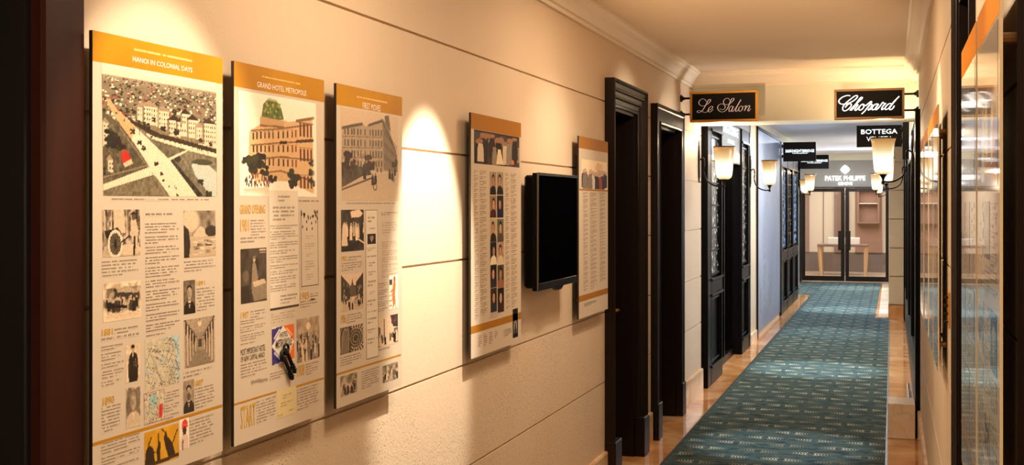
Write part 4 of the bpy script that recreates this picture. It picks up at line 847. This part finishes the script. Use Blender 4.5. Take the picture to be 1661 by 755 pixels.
for x in (-1.72, -.62):
    for y in (29.68, 30.16):
        bm = bmesh.new(); tube(bm, [(x+.02 if x < -1 else x+.02, y+.03, .70), (x+(.06 if x < -1 else .0), y+.03, 0.0)], [.052, .034], 4); obj('leg', bm, mt['lightwood'], tb)
bx_ = obj('white_box', BX(-1.5, -.75, 29.75, 30.1, .76, .92, bev=.006), mt['white']); tag(bx_, 'long white box lying on the table behind the glass doors', 'box')
light('boutique_lamp', 'AREA', (-1.0, 29.3, 2.78), 120, (1, .90, .80), shape='RECTANGLE', size=2.6, size_y=2.4)

# lit lettering on the end wall
lt = thing('wall_sign', 'illuminated white letters and cross emblem above the glass doors', 'sign', (-1.0, 27.08, 2.2))
def FE(s, z, d): return Vector((s, 27.095-d, z))
FEX = -.995
obj('sign_letters', textbm('PATEK PHILIPPE', FEX-.43, FEX+.43, 2.27, 2.375, FE, .02, .015), mt['bright'], lt)
obj('sign_letters', textbm('GENEVE', FEX-.155, FEX+.155, 2.17, 2.235, FE, .02, .012), mt['bright'], lt)
bm = bmesh.new(); c0 = (FEX, 2.515)
for k in range(4):
    a = k*PI/2; pts = [(0, 0), (.035, .045), (.055, .075), (.02, .08), (0, .108), (-.02, .08), (-.055, .075), (-.035, .045)]
    v = [bm.verts.new(FE(c0[0]+p[0]*math.cos(a)-p[1]*math.sin(a), c0[1]+p[0]*math.sin(a)+p[1]*math.cos(a), .02)) for p in pts]; bm.faces.new(v)
obj('emblem', bm, mt['bright'], lt)

# ---------------------------------------------------------------- projecting signs
def hang_sign(name, label, x0, x1, y, z0, z1, xw, frame, draw, th=.055, fw=.02, group=None):
    """box sign hung off the wall on two rods; xw = wall plane"""
    t = thing(name, label, 'sign', ((x0+x1)/2, y, z0), group)
    bm = bmesh.new(); box(bm, x0+fw, x1-fw, y-th/2+.006, y+th/2-.006, z0+fw, z1-fw); obj('sign_board', bm, mt['signface'], t)
    if frame:
        bm = bmesh.new()
        for A in ((x0, x1, z0, z0+fw), (x0, x1, z1-fw, z1), (x0, x0+fw, z0+fw, z1-fw), (x1-fw, x1, z0+fw, z1-fw)): box(bm, A[0], A[1], y-th/2, y+th/2, A[2], A[3], bev=.003)
        obj('sign_frame', bm, frame, t)
    xe = x0 if xw < x0 else x1
    if xw is not None:
        for z in (z0+(z1-z0)*.27, z0+(z1-z0)*.80):
            bm = bmesh.new(); tube(bm, [(xe, y, z), (xw, y, z)], .009, 10); sg = 1 if xe > xw else -1
            tube(bm, [(xw, y, z), (xw+sg*.012, y, z), (xw+sg*.02, y, z), (xw+sg*.035, y, z)], [.03, .03, .018, .011], 14); obj('bracket', bm, mt['iron'], t)
    def F(s, z, d): return Vector((x0+s*(x1-x0), y-th/2+.005-d, z0+z*(z1-z0)))
    draw(t, F); return t
def zoomF(F, x0, y0, x1, y1):   # drawing sheet coordinates -> sign face 0..1
    return lambda a, b, d: F((a-x0)/(x1-x0), 1-(b-y0)/(y1-y0), d)
def draw_salon(t, F):
    G = zoomF(F, 65, 65, 1440, 685)
    def wf(lo, hi): return lambda d, u: lo+(hi-lo)*max(0, (abs(d.y)-.35)/.65)**1.2*math.sin(PI*min(max(u, .02), .98))**.5
    P_ = [[(408,270),(375,228),(325,212),(275,238),(250,285),(272,335),(335,358),(400,338),(452,302),(486,262),(490,232),(466,226),(438,252),(404,318),(370,380),(336,432),(300,470),(258,490),(222,484),(218,462),(246,448),(296,458),(345,482),(388,492),(424,470),(438,452)],
     [(438,452),(480,440),(522,408),(532,378),(505,368),(470,392),(446,435),(448,474),(474,486),(510,466),(544,430)],
     [(882,262),(862,224),(822,212),(778,232),(752,278),(766,322),(812,344),(872,328),(926,290),(960,248),(960,218),(934,220),(906,252),(880,312),(856,372),(826,430),(784,472),(730,490),(678,474),(642,432),(636,384),(662,344),(708,324),(756,336),(786,370),(782,412),(748,440),(706,440),(682,420)],
     [(944,392),(915,372),(880,402),(864,450),(876,486),(908,468),(938,418),(952,380),(934,430),(924,472),(944,486),(976,450)],
     [(976,450),(1030,372),(1082,290),(1106,254),(1098,262),(1052,340),(1010,424),(996,470),(1016,486),(1050,452)],
     [(1110,374),(1078,400),(1060,444),(1074,484),(1108,474),(1138,430),(1136,388),(1110,374)],
     [(1136,396),(1165,388),(1196,378),(1208,378),(1176,478)], [(1176,478),(1208,420),(1254,376),(1282,376),(1272,412),(1246,462),(1262,486),(1304,436)]]
    bm = bmesh.new(); strokes(bm, P_, G, wf(7, 19), .002); obj('script_lettering', bm, mt['pinkwhite'], t, norm=False)
def draw_chopard(t, F):
    G = zoomF(F, 60, 75, 1480, 690)
    P_ = [[(388,210),(330,202),(250,222),(180,268),(154,318),(180,360),(240,378),(320,366),(410,336),(490,286),(534,236),(524,210),(480,216),(410,266),(330,326),(264,392),(234,450),(244,500),(290,510),(350,478),(402,420),(408,380),(376,370),(330,390),(286,444)],
     [(380,506),(450,430),(540,350),(606,292),(634,258),(620,244),(590,262),(540,326),(470,424),(408,506)], [(430,482),(490,412),(530,388),(540,402),(506,450),(480,490),(500,508),(548,466),(580,428)],
     [(650,384),(612,398),(574,438),(562,486),(588,506),(632,482),(664,436),(666,396),(640,388),(664,412),(706,412)],
     [(700,420),(760,370),(806,336),(820,346),(786,394),(726,470),(668,540),(618,582)], [(730,470),(782,408),(822,390),(826,420),(796,470),(758,494),(760,506),(830,480)],
     [(946,388),(900,392),(850,430),(826,480),(844,506),(888,484),(936,424),(956,390),(920,446),(898,488),(912,506),(960,470)],
     [(960,470),(1012,402),(1046,360),(1062,372),(1080,384),(1112,384)], [(1096,388),(1054,430),(1024,476),(1028,506),(1076,478)],
     [(1212,388),(1168,392),(1114,434),(1090,484),(1108,506),(1156,484),(1212,420),(1290,330),(1372,246)], [(1300,318),(1236,396),(1190,460),(1180,500),(1208,510),(1250,476),(1276,432)]]
    bm = bmesh.new(); strokes(bm, P_, G, lambda d, u: 15+11*max(0, abs(d.y)-.3), .002); obj('script_lettering', bm, mt['bright'], t, norm=False)
def draw_text(rows, m):
    def f(t, F):
        for s, a, b, c, d, off in rows: obj('sign_letters', textbm(s, a, b, c, d, F, .002, off), m, t)
    return f
hang_sign('hanging_sign', 'gold framed black sign with thin pink script hung from the left wall', -1.615, -1.055, 9.84, 2.435, 2.69, XL, mt['brass'], draw_salon)
hang_sign('hanging_sign', 'bronze framed black sign with bold white script hung from right wall', -.445, .095, 9.84, 2.43, 2.675, XR, mt['brass_pale'], draw_chopard)
hang_sign('hanging_sign', 'unframed black sign with two lines of white capitals behind the largest lit shade', -.345, .095, 12.5, 2.33, 2.55, .099, None, draw_text([('BOTTEGA', .10, .90, .60, .82, .012), ('VENETA', .22, .80, .26, .48, -.008)], mt['white_letter']), th=.04, fw=0)
hang_sign('hanging_sign', 'nearer and larger of two black signs with small lit capitals, left shopfront', -1.615, -1.12, 18.69, 2.41, 2.71, XS+.018, None, draw_text([('S&SKNIGHTSBRIDGE', .07, .95, .47, .62, .02), ('WATCHES & JEWELLERY', .28, .76, .38, .45, .015)], mt['white_letter']), th=.04, fw=0)
hang_sign('hanging_sign', 'farther and smaller of two black signs with small lit capitals, left side', -1.71, -1.16, 23.4, 2.43, 2.70, -2.05, None, draw_text([('S&SKNIGHTSBRIDGE', .05, .96, .5, .66, .02), ('WATCHES & JEWELLERY', .26, .76, .37, .46, .015)], mt['white_letter']), th=.04, fw=0)
# the dark mounting plate of the sign on the right shopfront
pl = obj('mounting_plate', BX(.10, .164, 12.48, 12.56, 2.20, 2.58, bev=.004), mt['iron']); tag(pl, 'black iron upright plate holding the white-lettered sign on right shopfront', 'bracket')

# ---------------------------------------------------------------- sconces
def make_sconce(label, loc):
    """origin on the wall plane, arm reaching towards +X"""
    t = thing('wall_sconce', label, 'wall lamp', (0, 0, 0), 'wall sconces with frosted bell shades')
    bm = bmesh.new(); box(bm, 0, .014, -.035, .035, .235, .535, bev=.004); prism(bm, [(-.025, .535), (.025, .535), (0, .58)], 'x', 0, .01); prism(bm, [(-.025, .235), (.025, .235), (0, .19)], 'x', 0, .01); obj('wall_plate', bm, mt['iron'], t)
    bm = bmesh.new(); tube(bm, smoothpts([(.012, 0, .40), (.045, 0, .415), (.055, 0, .36), (.05, 0, .29), (.075, 0, .215), (.13, 0, .17), (.19, 0, .155), (.235, 0, .16)], 5), .0075, 8); obj('arm', bm, mt['iron'], t, smooth=True)
    bm = bmesh.new(); lathe(bm, [(.001, .135), (.012, .14), (.014, .155), (.008, .17), (.014, .19), (.03, .215), (.045, .228), (.001, .232)], (.235, 0, 0), 20); obj('cup', bm, mt['iron'], t, smooth=True)
    bm = bmesh.new(); pr = [(.020, .218), (.046, .222), (.064, .236), (.073, .262), (.078, .31), (.082, .37), (.086, .43), (.092, .48), (.101, .515)]
    lathe(bm, pr+[(r-.004, z) for r, z in pr[::-1]], (.235, 0, 0), 28, True); sh = obj('glass_shade', bm, mt['shade'], t, smooth=True)
    bm = bmesh.new(); lathe(bm, [(.100, .512), (.104, .515), (.104, .522), (.096, .522), (.094, .514)], (.235, 0, 0), 28, True); obj('shade_rim', bm, mt['bronze'], sh, smooth=True)
    return t
def dup(root, loc, rz, label):
    r = root.copy(); C.objects.link(r); r.location = loc; r.rotation_euler = (0, 0, rz); r['label'] = label
    for ch in list(root.children):
        c = ch.copy(); C.objects.link(c); c.parent = r
        for g in ch.children: d = g.copy(); C.objects.link(d); d.parent = c
    return r
s0 = make_sconce('lit wall sconce on left wall just before the black shopfront, under the gold framed sign', None)
ZB = 1.755
SC = [((XL, 10.80, ZB), 0, None), ((XS-.002, 14.57, ZB+.005), 0, 'lit wall sconce between the near left black shopfront and the lilac panel'),
      ((XS+.0, 21.9, ZB+.01), 0, 'lit wall sconce on the far left black shopfront, beside the far small sign'), ((-2.05, 26.2, ZB), 0, 'small lit wall sconce left of the glass end doors, lower in view'),
      ((.165, 10.15, ZB+.02), PI, 'largest lit wall sconce on the right shopfront, in front of an unframed black sign'), ((.17, 14.6, ZB+.02), PI, 'second lit wall sconce on right shopfront, mostly hidden by the largest one'),
      ((-.035, 21.9, ZB+.02), PI, 'pale lit wall sconce on far right stone wall, left of the largest shade'), ((-.035, 26.2, ZB), PI, 'farthest right lit wall sconce beside the glass end doors')]
root_spec = SC[0]
for loc, rz, lb in SC[1:]: dup(s0, loc, rz, lb)
s0.location = SC[0][0]
for loc, rz, lb in SC:
    cx = loc[0]+.235*math.cos(rz)
    light('sconce_bulb', 'POINT', (cx, loc[1], loc[2]+.55), 15 if loc[1] < 12 else (7 if loc[1] < 20 else 3.5), (1, .72, .42), shadow_soft_size=.04)

# ---------------------------------------------------------------- history panels
Z0, Z1 = 1.108, 2.128
def panel_base(label, xw, sgn, y0, y1, off=.045, gold='gold', hz=2.061, name='history_panel', group='printed history panels along the walls'):
    """sgn: +1 faces +X (left wall), -1 faces -X (right wall)"""
    t = thing(name, label, 'panel', (xw+sgn*off, (y0+y1)/2, Z0), group)
    xf = xw+sgn*off; bm = bmesh.new(); box(bm, xf, xf-sgn*(.009 if sgn > 0 else .005), y0, y1, Z0, Z1)
    bm.faces.ensure_lookup_table()
    for f in bm.faces:
        n = f.calc_center_median(); f.material_index = 0 if abs(n.x-xf) < 1e-5 else (1 if sgn > 0 or n.y < y0+.001 and False else 1)
        if sgn < 0 and n.y < y0+1e-4: f.material_index = 2
    obj('board', bm, [mt['board'], mt['edge'], mt['edge_light']], t)
    for y in (y0+.09, y1-.09):
        for z in (Z0+.1, Z1-.1): bm = bmesh.new(); tube(bm, [(xw+sgn*.0016, y, z), (xf-sgn*(.0085 if sgn > 0 else .0045), y, z)], .011, 10); obj('wall_spacer', bm, mt['brass_pale'], t)
    if sgn > 0: F = lambda s, z, d: Vector((xf+d, y0+s, z))
    else: F = lambda s, z, d: Vector((xf-d, y1-s, z))
    flat(t, 'header_band', 0, y1-y0, hz, Z1, F, mt[gold], .0006)
    return t, F
INK = {'t': 't', '': 't', 'b': 'tb', 'c': 't', 'h': 'tb', 'n': 'tn', 'd': 'tlight'}
def fill(t, F0, items, W, gold='gold'):
    F = lambda s, z, d: F0(min(s+.021*(2.128-z)/1.02, W) if 0 < s < W-.02 else s, z, d)
    for kd, a, s0_, s1_, z0_, z1_ in items:
        if kd == 'pic': picture(t, a, s0_, s1_, z0_, z1_, F, res=.0021)
        elif kd == 'text': textblock(t, s0_, s1_, z0_, z1_, F, mt[INK[a]], .0078 if a != 'n' else .0085)
        elif kd == 'title': obj('title', textbm(a, s0_, s1_, z0_, z1_, F, .0007), mt['white_ink'], t, norm=False)
        elif kd == 'fine': textblock(t, s0_, s1_, z0_, z1_, F, mt['tgold'], .009, .0014)
        elif kd == 'num': obj('heading', textbm(a, s0_, s1_, z0_, z1_, F, .0007, .009), mt['goldink'], t, norm=False)
        elif kd == 'dark': obj('heading', textbm(a, s0_, s1_, z0_, z1_, F, .0007), mt['dark_ink'], t, norm=False)
        elif kd == 'gold': flat(t, 'gold_line', s0_, s1_, z0_, z1_, F, mt[gold], .0012)
        elif kd == 'script':
            bm = bmesh.new(); pts = [(i/30, .5+.42*math.sin(i*1.9)*(1 if i % 3 else .4)) for i in range(31)]
            strokes(bm, [pts], lambda u, v, d: F(s0_+(s1_-s0_)*u, z0_+(z1_-z0_)*v, d), lambda d, u: .018, .0016); obj('signature', bm, mt['dark_ink'], t, norm=False)
        elif kd == 'sheet':
            sh = flat(t, 'letter_sheet', s0_, s1_, z0_, z1_, F, mt['sheet'], .002)
            flat(t, 'gold_line', s0_, s1_, z0_-.006, z0_, F, mt['dark_ink'], .0021)
            w_ = s1_-s0_; y = z1_-.012
            for dx, h_, p in ((.28, .022, .011), (.12, .045, .012), (.02, .19, .0078), (.35, .03, .009)):
                textblock(t, s0_+w_*dx, s1_-w_*(dx if dx < .3 else .06), y-h_, y, F, mt['tsheet'], p, .0026); y -= h_+.009
        elif kd == 'column':
            sh = flat(t, 'programme_sheet', s0_, s1_, z0_, z1_, F, mt['sheet'], .0014); w_ = s1_-s0_; y = z1_-.02
            bm = bmesh.new()
            for sa, sb, za, zb in ((s0_, s0_+.0015, z0_, z1_), (s1_-.0015, s1_, z0_, z1_), (s0_, s1_, z0_, z0_+.0015), (s0_, s1_, z1_-.0015, z1_)): bm.faces.new([bm.verts.new(F(p, q, .0008)) for p, q in ((sa, za), (sb, za), (sb, zb), (sa, zb))])
            obj('thin_border', bm, mt['dark_ink'], t, norm=False)
            for i in range(13):
                h_ = random.choice([.008, .012, .024, .016]); dx = random.choice([.12, .2, .28, .1]); textblock(t, s0_+w_*dx, s1_-w_*dx, y-h_, y, F, mt['tsheet'], random.choice([.0078, .010]), .002); y -= h_+.014
                if i == 1: picture(t, 'dark_portrait', s0_+w_*.15, s1_-w_*.15, y-.034, y, F, res=.003, depth=.002, name='vignette'); y -= .045
        elif kd == 'menu':
            flat(t, 'menu_card', s0_, s1_, z0_, z1_, F, mt['board'], .0014); bm = bmesh.new(); i_ = .006
            for sa, sb, za, zb in ((s0_+i_, s0_+i_+.002, z0_+i_, z1_), (s1_-i_-.002, s1_-i_, z0_+i_, z1_), (s0_+i_, s1_-i_, z0_+i_, z0_+i_+.002)): bm.faces.new([bm.verts.new(F(p, q, .0008)) for p, q in ((sa, za), (sb, za), (sb, zb), (sa, zb))])
            w_ = s1_-s0_
            for q in range(24):
                cx = s0_+w_*random.uniform(.08, .92); cz = z1_-.005-.055*random.random()*(1 if q % 2 else .4); r = .0035
                bm.faces.new([bm.verts.new(F(cx+r*math.cos(k), cz+1.6*r*math.sin(k), .0009)) for k in (0, 1.2, 2.4, 3.6, 4.8)])
            obj('leaf_border', bm, mt['dark_ink'], t, norm=False)
            y = z1_-.075
            for h_, dx in ((.014, .3), (.02, .25), (.012, .3), (.03, .25), (.02, .3)): textblock(t, s0_+w_*dx, s1_-w_*dx, y-h_, y, F, mt['tlight'], .0078, .002); y -= h_+.01
        elif kd == 'card':
            flat(t, 'invitation_card', s0_, s1_, z0_, z1_, F, mt['card'], .0014); w_ = s1_-s0_
            for a0, a1, b0, b1 in ((.3, .8, .62, .8), (.2, .85, .35, .55), (.05, .3, .05, .15), (.6, .9, .12, .22)): textblock(t, s0_+w_*a0, s0_+w_*a1, z0_+(z1_-z0_)*b0, z0_+(z1_-z0_)*b1, F, mt['tcard'], .008, .002)
mt['tgold'] = text_mat('header_small_print', (246, 220, 160), (206, 142, 20), .42, .7)
PL = [(P1, 'history panel with gold header HANOI IN COLONIAL DAYS over an aerial street view', 'gold'),
      (P2, 'history panel with gold header over a colour picture of a green domed building', 'gold'),
      (P3, 'history panel with gold header FIRST MOVES over a sepia corner building', 'gold'),
      (P4, 'list panel with banquet photograph and two columns of portraits, left of the television', 'gold_dull'),
      (P5, 'list panel with group photograph and narrow name columns, right of the television', 'gold_dull')]
for (y0, y1, items), lb, g in PL:
    if g == 'gold_dull': PHOTO[0] = 'photo_matte'; mt['board'] = mt['board_matte']
    t, F = panel_base(lb, XL, 1, y0, y1, gold=g)
    fill(t, F, items, y1-y0, g)
    if g == 'gold' and y0 > 2.6 and y0 < 3:   # hotel sticker lettering and the old key on it
        FF = lambda s, z, d: F(s+.017, z, d)
        for s_, a, b, c_, d_ in (('HOTEL', .222, .268, 1.371, 1.386), ('METROPOLE', .200, .292, 1.343, 1.366), ('HANOI', .222, .268, 1.322, 1.336)): obj('heading', textbm(s_, a, b, c_, d_, FF, .003, .012), mt['dark_ink'], t, norm=False)
        bm = bmesh.new()
        for p, q in (((.232, 1.318), (.286, 1.245)), ((.248, 1.335), (.300, 1.262))):
            tube(bm, [FF(*p, .008), FF(*q, .008)], .0055, 8)
            for k in range(3): u = .72+.1*k; c_ = FF(p[0]+(q[0]-p[0])*u, p[1]+(q[1]-p[1])*u, .008); tube(bm, [c_-Vector((0, .006, .004)), c_+Vector((0, .006, .004))], .0055, 6)
            cc = FF(*p, .008); tube(bm, [cc+Vector((0, .014*math.cos(k*PI/6), .014*math.sin(k*PI/6))) for k in range(13)], .004, 6)
        obj('old_keys', bm, mt['iron'], t, smooth=True)
# right wall panels (read from far edge to near edge)
def right_panel(lb, y0, y1, pics, gold='gold', cols=3):
    PHOTO[0] = 'photo_glossy'; mt['board'] = mt['board_r']; mt['t'] = mt['tb'] = mt['tr']
    t, F = panel_base(lb, XR, -1, y0, y1, off=.035, gold='gold_right'); W = y1-y0
    n = len(pics); picture(t, pics[0], .03, W-.03, 1.78, 2.055, F, res=.004)
    y = 1.76
    for r in range(3):
        for k in range(cols):
            a = .03+(W-.06)*k/cols; b = .03+(W-.06)*(k+1)/cols-.02; q = pics[1+(r*cols+k) % (n-1)]
            hh = .11; 
            if (r+k) % 2: picture(t, q, a, b, y-hh, y-.005, F, res=.004); textblock(t, a, b, y-hh-.07, y-hh-.012, F, mt['t'])
            else: textblock(t, a, b, y-.17, y-.006, F, mt['tb' if k % 2 else 't'])
        y -= .19
    flat(t, 'gold_line', 0, W, 1.205, 1.212, F, mt['gold'], .0012)
    textblock(t, .03, W*.5, 1.13, 1.19, F, mt['t']); picture(t, pics[-1], W*.55, W-.03, 1.125, 1.195, F, res=.004)
    return t
right_panel('history panel on right wall beside the dark doorway, farther of the nearest pair', 2.60, 3.13, ['blue_street', 'dark_portrait', 'crowd_a', 'street', 'hall'])
right_panel('history panel on right wall nearest to the viewer, cut by the frame top', 2.04, 2.555, ['orange_scene', 'market', 'dark_portrait', 'crowd_b', 'tram'])
for i, (a, b) in enumerate(((4.72, 5.24), (5.32, 5.84), (6.0, 6.6), (6.9, 7.55))):
    right_panel(['history panel on right wall just beyond the dark doorway, first of the far four', 'history panel on far right wall, second beyond the dark doorway', 'history panel on far right wall, third beyond the dark doorway', 'history panel on far right wall, farthest and nearest the black shopfront'][i], a, b, ['market', 'crowd_c', 'dark_portrait', 'street', 'hall'])

# ---------------------------------------------------------------- television
tv = thing('television', 'black flat television on the left wall between two list panels', 'television', (XL, 5.68, 1.335))
y0, y1, z0, z1, xf = 5.31, 6.045, 1.335, 1.897, -1.592
bm = bmesh.new(); box(bm, xf-.075, xf-.012, y0+.012, y1-.012, z0+.012, z1-.01, bev=.01); obj('back_casing', bm, mt['tvframe'], tv)
bm = bmesh.new()
for A in ((y0, y0+.012, z0, z1), (y1-.012, y1, z0, z1), (y0+.012, y1-.012, z1-.012, z1), (y0+.012, y1-.012, z0, z0+.036)): box(bm, xf-.03, xf, *A, bev=.0025)
obj('bezel', bm, mt['tvframe'], tv)
bm = bmesh.new()
for A in ((y0-.002, y0, z0, z1), (y0, y1, z1, z1+.002)): box(bm, xf-.006, xf+.001, *A)
obj('bezel_trim', bm, mt['tvedge'], tv)
obj('screen', BX(xf-.012, xf-.004, y0+.012, y1-.012, z0+.036, z1-.012), mt['screen'], tv)
bm = bmesh.new(); prism(bm, [(5.60, z0), (5.76, z0), (5.72, z0-.016), (5.64, z0-.016)], 'x', xf-.02, xf); obj('sensor_tab', bm, mt['tvframe'], tv)
bm = bmesh.new(); box(bm, XL+.001, xf-.07, 5.5, 5.86, 1.5, 1.74); obj('wall_bracket', bm, mt['iron'], tv)
# brass plate on the right wall by the door frame
hp = obj('brass_plate', BX(XR-.006, XR-.0005, 4.50, 4.62, 1.30, 1.43, bev=.002), mt['brass']); tag(hp, 'small ornate dark brass plate on right wall beside the doorway', 'wall plate')
bm = bmesh.new()
for k in range(4): lathe(bm, [(.001, 0), (.012, .0), (.012, .008), (.001, .008)], (XR-.008, 4.56, 1.315+k*.03), 8)
obj('relief', bm, mt['bronze'], hp)
